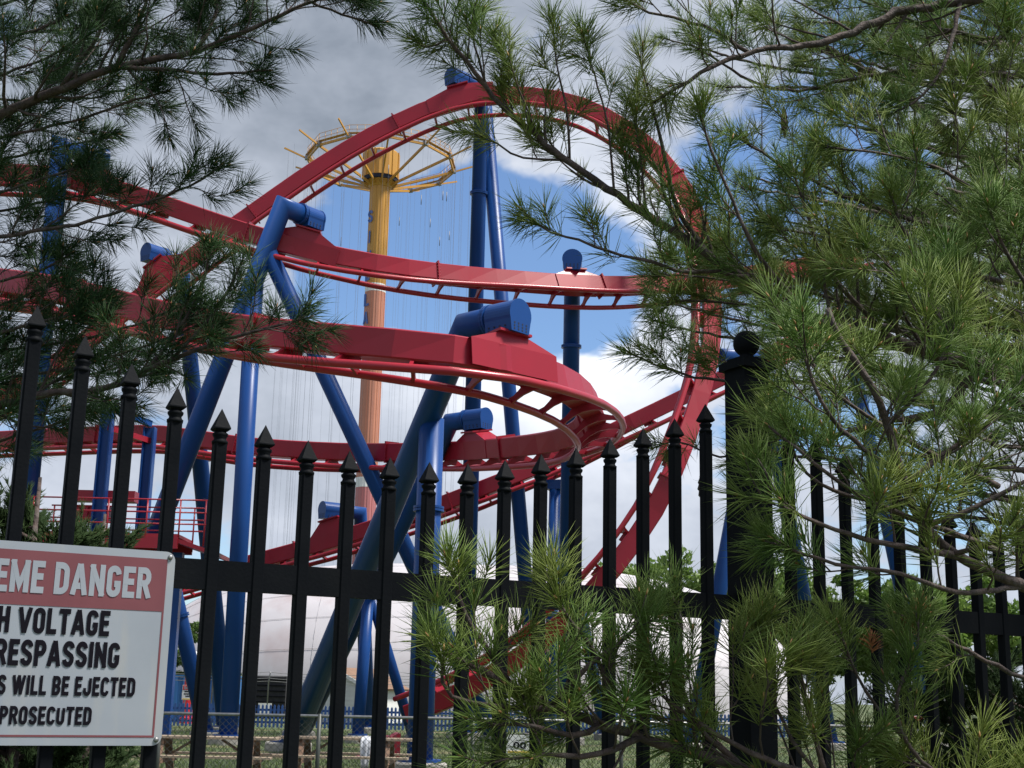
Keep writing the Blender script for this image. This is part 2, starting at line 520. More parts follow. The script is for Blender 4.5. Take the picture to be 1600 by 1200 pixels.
# ------------------------------------------------------------------ tracks
SW, SH, RAILR, GAUGE = 0.50, 0.58, 0.085, 1.14


def catmull(P, per=12):
    P = np.asarray(P, float)
    P = np.vstack([2 * P[0] - P[1], P, 2 * P[-1] - P[-2]])
    out = []
    for i in range(1, len(P) - 2):
        p0, p1, p2, p3 = P[i - 1:i + 3]
        for k in range(per):
            t = k / per
            out.append(0.5 * (2 * p1 + (p2 - p0) * t + (2 * p0 - 5 * p1 + 4 * p2 - p3) * t * t + (3 * p1 - p0 - 3 * p2 + p3) * t ** 3))
    out.append(P[-2])
    return np.array(out)


def resample(Q, step, extra=None):
    d = np.linalg.norm(np.diff(Q[:, :3], axis=0), axis=1); s = np.concatenate([[0], np.cumsum(d)])
    n = max(2, int(round(s[-1] / step)) + 1)
    u = np.linspace(0, s[-1], n)
    return np.stack([np.interp(u, s, Q[:, k]) for k in range(Q.shape[1])], 1)


def tie_mesh():
    d = SH / 2 + 0.24
    pr = [(-.20, -SH / 2 + .01), (.20, -SH / 2 + .01), (.30, -SH / 2 - .06), (.42, -SH / 2 - .13), (GAUGE / 2 - .02, -d + .085),
          (GAUGE / 2 - .05, -d - .05), (.40, -SH / 2 - .23), (.22, -SH / 2 - .17), (0, -SH / 2 - .14),
          (-.22, -SH / 2 - .17), (-.40, -SH / 2 - .23), (-GAUGE / 2 + .05, -d - .05), (-GAUGE / 2 + .02, -d + .085),
          (-.42, -SH / 2 - .13), (-.30, -SH / 2 - .06)]
    b = MB(); b.prism(pr, (0, -.035, 0), (0, .035, 0), (1, 0, 0), (0, 0, 1))
    # stiffening web running back under the spine
    b.box((0, .16, -SH / 2 - .05), (1, 0, 0), (0, 1, 0), (0, 0, 1), .05, .30, .10)
    me = bpy.data.meshes.new('tie'); me.from_pydata(np.concatenate(b.V).tolist(), [], b.F); me.update()
    me.materials.append(MATS['red_paint'])
    return me


TIE = tie_mesh()


def joint_mesh():
    b = MB()
    b.box((0, 0, 0), (1, 0, 0), (0, 1, 0), (0, 0, 1), SW + .10, .05, SH + .12)
    for sx in (-1, 1):
        for k in range(6):
            for sy in (-1, 1):
                b.lathe((sx * (SW / 2 + .028), sy * .025, -SH / 2 + .03 + k * .104), (0, sy, 0), [(0, .017), (.022, .017)], 6, False)
    me = bpy.data.meshes.new('joint_flange'); me.from_pydata(np.concatenate(b.V).tolist(), [], b.F); me.update()
    me.materials.append(MATS['red_paint'])
    return me


JOINT = joint_mesh()


class Track:
    def __init__(self, label, ctrl, up_fn, step=1.05, tie_step=1.35, section=6):
        """ctrl: list of (px, py, Y, bank degrees) measured on the spine's centre line"""
        P = np.array([np.append(at(c[0], c[1], c[2]), c[3] if len(c) > 3 else 0) for c in ctrl])
        Q = catmull(P, 16)
        S = resample(Q, step)
        self.S = S[:, :3]
        n = len(S)
        T = np.gradient(S[:, :3], axis=0); T /= np.linalg.norm(T, axis=1)[:, None]
        U = np.array([up_fn(S[i, :3], T[i], S[i, 3]) for i in range(n)])
        for _ in range(3):
            U[1:-1] = (U[:-2] + U[1:-1] * 2 + U[2:]) / 4
        U -= T * np.sum(U * T, 1)[:, None]; U /= np.linalg.norm(U, axis=1)[:, None]
        R = np.cross(T, U)
        self.T, self.U, self.R = T, U, R
        low = S[:, :3].min(0)
        root = thing('coaster_track', label, 'roller coaster', (S[n // 2, 0], S[n // 2, 1], 0))
        self.root = root
        d = SH / 2 + 0.24
        # spine in bolted sections of flat plates
        ch = 0.03
        prof = [(-SW / 2 + ch, -SH / 2), (SW / 2 - ch, -SH / 2), (SW / 2, -SH / 2 + ch), (SW / 2, SH / 2 - ch), (SW / 2 - ch, SH / 2), (-SW / 2 + ch, SH / 2), (-SW / 2, SH / 2 - ch), (-SW / 2, -SH / 2 + ch)]
        i = 0
        while i < n - 1:
            j = min(i + section, n - 1)
            if n - 1 - j < 2:
                j = n - 1
            b = MB(); V, F = [], []
            for k in range(i, j + 1):
                for x, y in prof:
                    V.append(S[k, :3] + R[k] * x + U[k] * y)
            m_ = len(prof)
            for k in range(j - i):
                for q in range(m_):
                    F.append((k * m_ + q, k * m_ + (q + 1) % m_, (k + 1) * m_ + (q + 1) % m_, (k + 1) * m_ + q))
            F.append(list(range(m_))[::-1]); F.append([(j - i) * m_ + q for q in range(m_)])
            b.add(V, F); b.build('spine', 'red_paint', root)
            if i > 0:
                mesh_part('joint_flange', JOINT, 'red_paint', root, frame4(S[i, :3], R[i], T[i], U[i]))
            i = j
        fine = resample(np.hstack([S[:, :3], U, R]), 0.35)
        for sgn in (-1, 1):
            p = fine[:, :3] - fine[:, 3:6] * d + fine[:, 6:9] * (sgn * GAUGE / 2)
            MB().tube(p, RAILR, 10).build('rail', 'red_rail', root)
        L = np.linalg.norm(np.diff(S[:, :3], axis=0), axis=1).sum()
        tp = resample(np.hstack([S[:, :3], U, R]), tie_step)
        for k in range(1, len(tp) - 1):
            u, r = nv(tp[k, 3:6]), nv(tp[k, 6:9]); t = nv(np.cross(u, r))
            mesh_part('tie', TIE, 'red_paint', root, frame4(tp[k, :3], r, t, u))

    def near(self, px, y0=0, y1=1e9):
        """index-free lookup: the place on the spine seen in picture column px, between two distances"""
        best = None
        for i in range(len(self.S) - 1):
            for f in (0, .25, .5, .75):
                p = self.S[i] * (1 - f) + self.S[i + 1] * f
                if not (y0 < p[1] < y1):
                    continue
                v = p - EYE; dz = v @ _fw
                x = 800 + FPX * (v @ _ri) / dz
                e_ = abs(x - px)
                if best is None or e_ < best[0]:
                    best = (e_, p, self.T[i], self.U[i], self.R[i])
        return best[1:]

    def fairing(self, px, y0=0, y1=1e9, hgt=0.24, half=1.0, top=.34):
        p, T, U, R = self.near(px, y0, y1)
        b = MB(); V = []
        for a, l, w in ((SH / 2 - .02, half, SW / 2 + .012), (SH / 2 + hgt, top, SW / 2 - .02)):
            for st in (-1, 1):
                for sr in (-1, 1):
                    V.append(p + U * a + T * st * l + R * sr * w)
        b.add(V, [(0, 1, 3, 2)[::-1], (4, 5, 7, 6), (0, 1, 5, 4), (2, 6, 7, 3), (0, 4, 6, 2), (1, 3, 7, 5)])
        # the side plates run down the spine
        for sr in (-1, 1):
            b.box(p + R * sr * (SW / 2 + .008), T, R, U, half * 2, .016, SH - .04)
        b.build('support_saddle', 'red_paint', self.root)
        f = MB(); f.box(p + U * (SH / 2 + hgt + .02), T, R, U, top * 2 + .14, SW + .16, .05)
        f.build('saddle_flange', 'red_paint', self.root)
        return p + U * (SH / 2 + hgt + .045), T, U, R


Z = np.array([0, 0, 1.0])


def lerp(a, b, t):
    return np.asarray(a) * (1 - t) + np.asarray(b) * t


def on_line(a, b, py):
    best = min(np.linspace(0, 1, 400), key=lambda t: abs(600 - FPX * ((lerp(a, b, t) - EYE) @ _up) / ((lerp(a, b, t) - EYE) @ _fw) - py))
    return lerp(a, b, best)


def bank_up(p, T, b):
    h = nv([T[0], T[1], 0]); left = np.cross(Z, h)
    b = math.radians(b)
    return Z * math.cos(b) + left * math.sin(b)


front = Track('red coaster track of the low turn sweeping round in front of the yellow-topped tower',
              [(-110, 428, 33, 0), (0, 440, 31, 0), (100, 454, 29.5, 0), (200, 478, 28, -2), (300, 502, 27, -4), (400, 518, 26, -4), (500, 529, 25.2, -3), (600, 539, 24.7, -2),
               (690, 549, 24.6, 2), (770, 562, 25.1, 6), (840, 583, 26.2, 10), (896, 609, 28, 16), (922, 636, 30, 21), (924, 657, 32, 22), (903, 677, 34, 21), (860, 690, 35.8, 16),
               (790, 699, 38, 12), (700, 705, 41, 8), (550, 707, 44, 2), (400, 699, 45.5, -3), (300, 685, 46.5, -3), (225, 678, 47.5, 0), (60, 684, 50, 0), (-60, 690, 52, 0)], bank_up)
mid = Track('red coaster track crossing in mid air above the low turn',
            [(-120, 266, 43, 0), (0, 271, 42, 0), (80, 276, 41.5, -6), (148, 287, 41, -10), (205, 303, 40.8, -10), (280, 328, 40.6, -10), (350, 352, 40.4, -10), (430, 378, 40.4, -9), (490, 394, 40.6, -7),
             (600, 416, 41, 0), (700, 430, 42, 9), (812, 440, 43, 16), (900, 446, 44, 18), (980, 447, 45.2, 16), (1080, 440, 47, 12), (1200, 425, 50, 8), (1340, 400, 54, 4)], bank_up)
LC = at(690, 560, 43)


def loop_up(p, T, b):
    o = p - LC; o[1] = 0
    o = o - T * np.dot(o, T); o[1] *= 0.3
    return nv(o)


loop = Track('red coaster track of the tall arch plunging down to the lawn on its right',
             [(-60, 650, 47), (60, 588, 47), (140, 528, 47), (216, 468, 47), (268, 428, 47), (330, 381, 47), (400, 331, 47), (480, 275, 47), (560, 225, 47), (640, 184, 47), (700, 161, 47), (760, 150, 47),
              (830, 151, 47), (900, 164, 46.5), (960, 192, 46), (1012, 230, 45.2), (1052, 274, 44.5), (1082, 324, 43.8), (1102, 390, 43), (1112, 470, 42.2), (1110, 540, 41.5), (1099, 600, 41), (1078, 667, 40.5),
              (1052, 735, 40), (1026, 790, 40), (990, 846, 40), (947, 901, 40), (890, 962, 40.3), (820, 1022, 41), (740, 1072, 42), (685, 1098, 42.8), (640, 1116, 43.4)], loop_up)
back = Track('red coaster track sloping down behind the low turn towards the grey dome',
             [(1330, 480, 53), (1240, 533, 51.5), (1150, 580, 50.5), (1060, 624, 50), (980, 663, 49.5), (900, 703, 49.5), (837, 731, 49.5), (785, 752, 49.5), (685, 791, 50), (600, 820, 50.5), (515, 847, 51), (440, 867, 51.5), (300, 905, 52), (150, 948, 53), (0, 985, 54)],
             lambda p, T, b: Z)

# ------------------------------------------------------------------ supports


def flange_ring(p, axis, r, parent, wide=1.22):
    b = MB(); a = nv(axis)
    for s in (-1, 1):
        b.lathe(np.asarray(p) + a * s * .03 - a * .024, a, [(0, r * wide), (.048, r * wide)], 24, False)
    return b.build('flange', 'blue_paint', parent)


def footing(p, r, parent):
    b = MB(); z0 = -0.1
    b.lathe((p[0], p[1], z0), Z, [(0, r * 1.9), (.30, r * 1.9), (.34, r * 1.8)], 20, False)
    o = b.build('footing', 'concrete', parent)
    c = MB(); c.lathe((p[0], p[1], z0 + .34), Z, [(0, r * 1.5), (.05, r * 1.5)], 20, False)
    c.build('base_plate', 'blue_paint', parent)
    return o


def support(label, track, px, arm, arm_len, legs, r=0.26, R=0.30, y0=0, y1=1e9, half=1.0, hgt=.24, braces=(), flanges=(), feet=()):
    """legs: first leg runs on from the arm's elbow; entries are end points. braces: (a, b, radius)."""
    top, T, U, Rr = track.fairing(px, y0, y1, hgt=hgt, half=half)
    a = nv(arm)
    C = top + Z * R * 1.18
    E = C + a * arm_len
    foot = np.asarray(legs, float)
    root = thing('coaster_support', label, 'support', (foot[0], foot[1], 0), 'blue supports of the coaster')
    b = MB(); b.tube([C, E, foot], [r, r, r * 1.18], 24); b.build('column', 'blue_paint', root)
    s = nv(np.cross(Z, a))
    prof = [(R * math.sin(t), R * math.cos(t)) for t in np.radians(np.linspace(112, -112, 21))]
    prof = [(x, y) for x, y in prof] + [(-R * .80, -R * 1.17), (R * .80, -R * 1.17)]
    h = MB(); h.prism(prof, C - a * .34, C + a * .30, s, Z)
    hub = h.build('hub', 'blue_paint', root)
    pl = MB(); pl.prism([(x * 1.05, y * 1.03 if y > -R else y) for x, y in prof], C - a * .385, C - a * .343, s, Z)
    ep = pl.build('end_plate', 'blue_paint', hub)
    ho = MB()
    for row in range(3):
        for k in range(4):
            x = (k - 1.5) * R * .38
            ho.lathe(C - a * .386 + s * x - Z * R * (.62 + row * .19), -a, [(0, R * .07), (.004, R * .07)], 8, False)
    for sg in (-1, 1):
        for row in range(2):
            for k in range(4):
                ho.lathe(C + a * (-.22 + k * .14) + s * sg * R * (.86 - row * .03) - Z * R * (.80 + row * .2), s * sg, [(0, R * .065), (.012, R * .065)], 8, False)
    ho = ho.build('bolt', 'dark_hole', hub); ho['kind'] = 'stuff'
    flange_ring(C + a * .40, a, r, root, 1.18)
    for (p, q, rr) in braces:
        MB().tube([p, q], rr, 20).build('brace', 'blue_paint', root)
    for (p, ax, rr) in flanges:
        flange_ring(p, ax, rr, root)
    for f, rr in feet:
        footing(f, rr, root)
    return root, C, E




# A: the big leaning column at the front


def strut(root, p, q, r, foot=True):
    MB().tube([p, q], r, 20).build('brace', 'blue_paint', root)
    if foot:
        footing(q, r * 1.1, root)


fA = gp(450, 37)
rA, CA, EA = support('thick leaning blue column with a vertical leg carrying the low front turn', front, 790, (-.76, .65, 0), 1.05, fA, r=.27, R=.31, y1=29, half=1.1, feet=[(fA, .33)])
jA = on_line(EA, fA, 655) + np.array([.10, -.03, 0]); vA = np.array([jA[0], jA[1], 0]); strut(rA, jA, vA, .265)
flange_ring(lerp(jA, vA, .265), Z, .265, rA)
# B: behind it, on the return of the turn
fB = gp(466, 47)
rB, CB, EB = support('blue support with a bent arm just behind the thick leaning column', front, 745, (-.80, .60, 0), 1.0, fB, r=.27, R=.30, y0=34.5, feet=[(fB, .3)])
jB = on_line(EB, fB, 925); strut(rB, jB, np.array([jB[0] - .15, jB[1], 0]), .19); strut(rB, jB + Z * .1, gp(648, 45.5), .17)
# C: three-legged support of the mid-air track on the left
fC = gp(120, 45)
rC, CC, EC = support('three-legged blue support with bent arm where the two upper tracks cross', mid, 470, (-.62, -.78, 0), 1.15, fC, r=.30, R=.33, half=1.15, hgt=.34, feet=[(fC, .33)])
nC = on_line(EC, fC, 432); strut(rC, nC, np.array([nC[0] + .1, nC[1], 0]), .27); strut(rC, on_line(EC, fC, 388), gp(775, 47), .27)
# D: the support whose hub faces the camera, left
fD = gp(354, 50)
support('blue support seen end on at the foot of the tall arch', loop, 256, (.62, .78, 0), 1.2, fD, r=.28, R=.31, half=1.0, hgt=.42, y0=46,
        flanges=[(lerp(at(300, 440, 48.6), fD, .405), lerp(at(300, 440, 48.6), fD, 1) - at(300, 440, 48.6), .31)], feet=[(fD, .33)])
# E: leg with a flange standing beside the platform
eT = at(247, 812, 43); eB = gp(324, 44)
rt = thing('coaster_support', 'slanting blue leg with a collar beside the danger sign, left of the vertical legs', 'support', (eB[0], eB[1], 0), 'blue supports of the coaster')
MB().tube([eT, eB], .25, 20).build('column', 'blue_paint', rt)
flange_ring(lerp(eT, eB, .44), eB - eT, .25, rt); footing(eB, .3, rt)
# F: far left behind the pine
fF = gp(8, 43)
support('blue support with bent arm rising behind the dark pine', mid, 140, (-.76, -.65, 0), 1.15, fF, r=.29, R=.32, hgt=.2, feet=[(fF, .33)])
# G: single column under the mid-air track, right of the tower
fG = gp(884, 46.5)
rG, CG, EG = support('tall single blue column with a collar under the mid air track', mid, 903, (.05, 1, 0), 1.15, fG, r=.28, R=.33, half=.9, hgt=.18, feet=[(fG, .33)])
flange_ring(lerp(EG, fG, .165), fG - EG, .29, rG)
# H: twin columns of the arch's top
fH = gp(724, 49.5); wH = gp(842, 51)
rH, CH, EH = support('tall pair of blue columns holding up the crest of the arch', loop, 722, (.72, .69, 0), 1.25, fH, r=.27, R=.32, y0=46, half=1.3, hgt=.22, feet=[(fH, .33), (wH, .33)])
MB().tube([EH - Z * .5 + np.array([.12, .05, 0]), wH], .27, 20).build('brace', 'blue_paint', rH)
flange_ring(lerp(EH, fH, .172), fH - EH, .28, rH); flange_ring(lerp(EH, wH, .605), wH - EH, .28, rH)
# I: the support of the sloping track, half hidden
fI = gp(575, 54)
support('blue support on the sloping far track, mostly hidden by the leaning columns', back, 527, (.80, .60, 0), 1.3, fI, r=.25, R=.30, half=.9, hgt=.5, feet=[(fI, .3)])
# K: pair under the back track
kT = at(868, 728, 49.4); kV = np.array([kT[0] - .1, kT[1] + .05, 0]); kW = gp(948, 52)
rt = thing('coaster_support', 'pair of blue legs spreading below the rails of the low turn', 'support', (kV[0], kV[1], 0), 'blue supports of the coaster')
MB().tube([kT - Z * .65, kV], .22, 20).build('column', 'blue_paint', rt)
MB().tube([kT - Z * .75, kW], .22, 20).build('brace', 'blue_paint', rt)
kh = MB(); kh.box(kT - Z * .72, (1, -.3, 0), (.3, 1, 0), Z, .62, .5, .34); kh.build('hub', 'blue_paint', rt)
flange_ring(lerp(kT, kW, .075), kW - kT, .22, rt); footing(kV, .26, rt); footing(kW, .26, rt)
# J: A-frame at the descending side of the arch
jT = at(1185, 560, 45); jL = gp(1078, 44); jR = gp(1300, 47)
p0, T0, U0, R0 = loop.near(1108, 40, 43)
rt = thing('coaster_support', 'blue A-frame behind the pine holding the plunging side of the arch', 'support', (jL[0], jL[1], 0), 'blue supports of the coaster')
MB().tube([p0 + U0 * .3, jT, jR], .26, 20).build('column', 'blue_paint', rt)
MB().tube([jT - Z * .6, jL], .26, 20).build('brace', 'blue_paint', rt)
footing(jL, .3, rt); footing(jR, .3, rt)
# L: A-frame further right, glimpsed through the fence
lT = at(1330, 560, 52); lL = gp(985, 50); lR = gp(1460, 52)
rt = thing('coaster_support', 'blue support glimpsed between the pickets beyond the corner post', 'support', (lR[0], lR[1], 0), 'blue supports of the coaster')
q0 = back.near(1315)[0]
MB().tube([q0 + Z * .3, lT + Z * 0.2, lR], .26, 20).build('column', 'blue_paint', rt)
footing(lR, .3, rt)

# ------------------------------------------------------------------ maintenance platform (left)
mp_ = at(200, 850, 42); mp_[2] = 0
rt = thing('maintenance_platform', 'red steel maintenance platform with railings on blue box columns', 'platform', mp_)
PY = 42.0
c1 = at(170, 632, PY); c2 = at(235, 668, PY + 1.5)
for c, w in ((c1, .32), (c2, .32)):
    b = MB()
    for sgn in (-1, 1):
        b.abox((c[0] + sgn * w / 2, c[1], c[2] / 2), .05, w * 1.1, c[2])
    b.abox((c[0], c[1], c[2] / 2), w - .05, .05, c[2] - .02)
    b.build('column', 'blue_paint', rt)
b = MB(); b.bar(c1 - Z * .1, c2 + np.array([0, 0, .12]), .16, .20); b.build('tie_beam', 'blue_paint', rt)
b = MB(); b.bar(c1 - Z * .75, c2 - Z * .45, .14, .18); b.build('tie_beam', 'red_paint', rt)
d0, d1 = at(60, 838, PY - .8), at(290, 842, PY - .8)
d1[2] = d0[2] = (d0[2] + d1[2]) / 2
b = MB(); b.bar(d0, d1, 1.9, .10); b.build('deck', 'red_paint', rt)
for yy in (-.95, .95):
    b = MB(); o_ = np.array([0, yy, -.22])
    b.bar(d0 + o_, d1 + o_, .12, .34); b.build('beam', 'red_paint', rt)
e0, e1 = d1 + np.array([-.1, 0, -.12]), at(352, 872, PY - .8)
b = MB(); b.bar(e0, e1, 1.9, .12); b.build('step_deck', 'red_paint', rt)
u0, u1 = at(110, 775, PY + .4), at(214, 770, PY + .4); u1[2] = u0[2]
b = MB(); b.bar(u0, u1, .5, .34); b.build('upper_beam', 'red_paint', rt)
b = MB(); b.bar(u0 - Z * .55, lerp(u0, u1, .62) - Z * .55, .4, .5); b.build('upper_beam', 'red_paint', rt)
for yy in (-.93, .93):
    for hh in (.35, .70, 1.08):
        b = MB(); b.tube([d0 + np.array([0, yy, hh]), d1 + np.array([0.9 if yy < 0 else .3, yy, hh])], .024, 8); b.build('railing', 'red_rail', rt)
    for t in (0.02, .25, .52, .78, 1.0, 1.17):
        p = lerp(d0, d1, t)
        b = MB(); b.tube([p + np.array([0, yy, -.3]), p + np.array([0, yy, 1.08])], .026, 8); b.build('railing_post', 'red_rail', rt)
for t in (.05, .95):
    p = lerp(d0, d1, t)
    b = MB(); b.abox((p[0], p[1] + .2, (p[2] - .4) / 2), .3, .3, p[2] - .4); b.build('column', 'blue_paint', rt)

# ------------------------------------------------------------------ swing tower
TY = 160.0
tb = gp(567, TY)
tt = at(594, 292, TY)
TX, TH = tt[0], tt[2]
rt = thing('swing_tower', 'tall yellow and orange swing ride tower with a spoked ring at its top', 'tower', (TX, TY, 0))
TR = 1.28
zW1 = at(588, 452, TY)[2]; zW2 = at(575, 755, TY)[2]


def colsec(z0, z1, material, r=TR, name='column_section'):
    b = MB(); b.lathe((TX, TY, z0), Z, [(0, r), (z1 - z0, r)], 12, False)
    for k in range(12):
        a = 2 * math.pi * (k + .5) / 12
        b.bar((TX + math.cos(a) * r * .975, TY + math.sin(a) * r * .975, z0), (TX + math.cos(a) * r * .975, TY + math.sin(a) * r * .975, z1), .07, .07, up=(math.cos(a), math.sin(a), 0))
    return b.build(name, material, rt)


colsec(0, zW2 - .6, 'rose_paint'); colsec(zW2 - .6, zW2 + .6, 'white_paint', TR * 1.01, 'white_band')
colsec(zW2 + .6, zW1 - .5, 'orange_paint'); colsec(zW1 - .5, zW1 + .5, 'white_paint', TR * 1.01, 'white_band')
colsec(zW1 + .5, TH, 'yellow_paint')
# lettering down the camera-left face
fa = math.radians(225)
fd = np.array([math.cos(fa + math.pi / 12 * 0), math.sin(fa), 0.0])
ex = np.array([-fd[1], fd[0], 0])
for ch, py in zip('SIXFLAGS', (342, 374, 405, 440, 472, 500, 532, 562)):
    zc = at(579, py, TY)[2]
    wdt = .34 if ch == 'I' else 1.0
    block_text(ch, np.array([TX, TY, zc]) + fd * (TR * 1.025), ex, Z, wdt * .95, 1.6, 'letter_blue', rt, 'letter', thick=.03)
# head drum
hz = TH
b = MB(); b.lathe((TX, TY, hz - .2), Z, [(0, TR * 1.05), (1.2, 2.25), (1.2, 2.35), (4.5, 2.35), (4.7, 2.1)], 12, False); b.build('head_drum', 'yellow_paint', rt)
b = MB(); b.lathe((TX, TY, hz + .55), Z, [(0, 2.15), (.5, 2.25)], 24, False); b.build('head_opening', 'dark_hole', rt)
for k in range(12):
    a = 2 * math.pi * (k + .5) / 12
    dd = np.array([math.cos(a), math.sin(a), 0])
    b = MB(); b.bar(np.array([TX, TY, hz + 1.1]) + dd * 2.32, np.array([TX, TY, hz + 4.4]) + dd * 2.32, .14, .10, up=dd); b.build('drum_rib', 'yellow_paint', rt)
b = MB(); b.abox((TX, TY - 2.36, hz + 3.6), .65, .1, .85); b.build('hatch', 'grey_metal', rt)
b = MB(); b.tube([(TX, TY, hz + 4.6), (TX, TY, hz + 7.2)], .05, 6); b.build('mast', 'grey_metal', rt)
RR, RZ = 9.3, hz + 2.9
nA = 12
ring_pts = []
for k in range(nA):
    a = 2 * math.pi * (k + .35) / nA
    dd = np.array([math.cos(a), math.sin(a), 0]); c = np.array([TX, TY, 0])
    p_in = c + dd * 1.5 + Z * (hz + .1); p_ring = c + dd * RR + Z * RZ
    p_out = c + dd * (RR + 2.9) + Z * (RZ + 1.15)
    b = MB(); b.bar(p_in, p_ring, .20, .30); b.bar(p_ring, p_out, .15, .20)
    arm_o = b.build('arm', 'yellow_paint', rt)
    b = MB(); b.abox(p_ring + Z * .1, .55, .55, .5, a); b.build('arm_bracket', 'grey_metal', arm_o)
    ring_pts.append(p_ring)
for k in range(nA):
    p, q = ring_pts[k], ring_pts[(k + 1) % nA]
    b = MB(); b.bar(p, q, .20, .28); b.build('ring_beam', 'yellow_paint', rt)
    b = MB()
    b.bar(p + Z * .5, q + Z * .5, .5, .05)
    b.build('walkway', 'yellow_paint', rt)
    b = MB()
    for hh in (1.0, 1.55):
        b.tube([p + Z * hh, q + Z * hh], .032, 5)
    for t in np.linspace(0, 1, 6)[:-1]:
        pp = lerp(p, q, t); b.tube([pp + Z * .2, pp + Z * 1.55], .032, 5)
    b.build('ring_railing', 'yellow_paint', rt)
b = MB()
for k in range(72):
    a = 2 * math.pi * (k + rng.random() * .6) / 72
    rad = RR + (2.4 if k % 3 == 0 else rng.uniform(-.4, 1.6))
    p = np.array([TX + math.cos(a) * rad, TY + math.sin(a) * rad, RZ + .2])
    b.tube([p, (p[0], p[1], 5.5)], .010, 3, cap=False)
    if k % 4 == 0:
        zz = rng.uniform(RZ - 9, RZ - 4)
        b.tube([(p[0], p[1], zz), (p[0], p[1], zz + 1.2)], .05, 4)
cb = b.build('hanging_cable', 'cable', rt); cb['kind'] = 'stuff'

# ------------------------------------------------------------------ dome and low buildings behind
DX0, DX1, DY, DRY, DH = -27.5, 22.0, 100.0, 15.0, 10.8
nu, nw = 64, 26
rt = thing('white_dome', 'big stained white fabric dome behind the coaster columns', 'dome', ((DX0 + DX1) / 2, DY, 0))


def dome_pt(u, w):
    x = (u * 2 - 1)
    k = max(0.0, 1 - abs(x) ** 3.2) ** 0.5
    a = math.pi * w
    return ((DX0 + DX1) / 2 + x * (DX1 - DX0) / 2, DY - math.cos(a) * DRY * k, math.sin(a) ** 0.8 * DH * k)


V = [dome_pt(i / nu, j / nw) for i in range(nu + 1) for j in range(nw + 1)]
F = [(i * (nw + 1) + j, i * (nw + 1) + j + 1, (i + 1) * (nw + 1) + j + 1, (i + 1) * (nw + 1) + j) for i in range(nu) for j in range(nw)]
b = MB(); b.add(V, F, True); b.build('fabric', 'tent', rt)
for u in np.linspace(.12, .88, 5):
    b = MB(); b.tube([np.array(dome_pt(u, w)) * 1.0 + np.array([0, -.02, .02]) for w in np.linspace(0.0, .62, 16)], .012, 5); b.build('seam', 'tent', rt)
for w in (.10, .17, .24, .31, .38):
    b = MB(); b.tube([np.array(dome_pt(u, w)) + np.array([0, -.02, .02]) for u in np.linspace(.03, .97, 50)], .014, 5); b.build('seam', 'tent', rt)

# gabled hut
hy = 72.0; hc = gp(552, hy)
rt = thing('gabled_hut', 'small white gabled hut with a brown shingle roof', 'hut', hc)
hw, hd, he, hr = 3.5, 4.5, 1.75, 2.62
b = MB(); ex, ey = np.array([.94, -.34, 0]), np.array([.34, .94, 0])
b.prism([(-hw / 2, 0), (hw / 2, 0), (hw / 2, he), (0, hr), (-hw / 2, he)], hc - ey * hd / 2, hc + ey * hd / 2, ex, Z); b.build('wall', 'siding', rt)
for k in range(8):
    b = MB(); b.box(hc - ey * (hd / 2 + .012) + Z * (.12 + k * .22), ex, ey, Z, hw - .06, .02, .18); b.build('siding_board', 'siding', rt)
for sgn in (-1, 1):
    b = MB(); a_ = hc + ex * sgn * (hw / 2 + .3) + Z * (he - .10); t_ = hc + Z * (hr + .06)
    n_ = nv(np.cross(t_ - a_, ey)) * (1 if np.cross(t_ - a_, ey)[2] > 0 else -1)
    b.box((a_ + t_) / 2 + n_ * .05, nv(t_ - a_), ey, n_, np.linalg.norm(t_ - a_), hd + .5, .09); b.build('roof_slope', 'shingle', rt)
    b = MB(); b.box((a_ + t_) / 2 - ey * (hd / 2 + .28), nv(t_ - a_), ey, n_, np.linalg.norm(t_ - a_), .05, .17); b.build('barge_board', 'white_paint', rt)
b = MB(); b.lathe(hc - ey * (hd / 2 + .02) + ex * -.9 + Z * 1.85, -ey, [(0, .17), (.12, .15)], 14, False); b.build('vent', 'grey_metal', rt)

# dark screened enclosure with a white board, blue container, red lamp post
c = gp(411, 78)
rt = thing('screened_enclosure', 'black screened enclosure with a small white board', 'enclosure', c)
b = MB(); b.abox(c + Z * 1.15, 2.7, 2, 2.3); b.build('wall', 'dark_mesh', rt)
for k in range(7):
    b = MB(); b.abox(c + np.array([0, -1.03, .3 + k * .30]), 2.7, .05, .05); b.build('slat', 'black_paint', rt)
b = MB(); b.abox(c + np.array([.25, -1.08, .52]), .75, .04, .62); b.build('board', 'white_paint', rt)
c = gp(286, 66)
rt = thing('blue_container', 'blue metal container wall beside the leafy bush', 'container', c)
b = MB(); b.abox(c + Z * 1.05, 5.2, 2.2, 2.1); b.build('wall', 'blue_wall', rt)
for k in range(14):
    b = MB(); b.abox(c + np.array([-2.45 + k * .377, -1.12, 1.05]), .12, .05, 2.0); b.build('rib', 'blue_wall', rt)
b = MB(); b.abox(c + Z * 2.13, 5.3, 2.3, .06); b.build('roof', 'blue_wall', rt)
c = gp(291, 63)
rt = thing('red_lamp_post', 'red post with a white globe on top beside the blue container', 'lamp post', c)
b = MB(); b.lathe(c, Z, [(0, .32), (.25, .32), (.3, .24), (2.55, .20), (2.6, .28), (2.7, .28)], 14, False); b.build('post', 'red_bright', rt)
b = MB(); b.lathe(c + Z * 2.7, Z, [(0, .12), (.06, .25), (.2, .33), (.36, .33), (.5, .25), (.58, .08)], 18); b.build('globe', 'white_paint', rt)
b = MB(); b.lathe(c + Z * 2.93, Z, [(0, .345), (.06, .345)], 18, False); b.build('band', 'red_bright', rt)

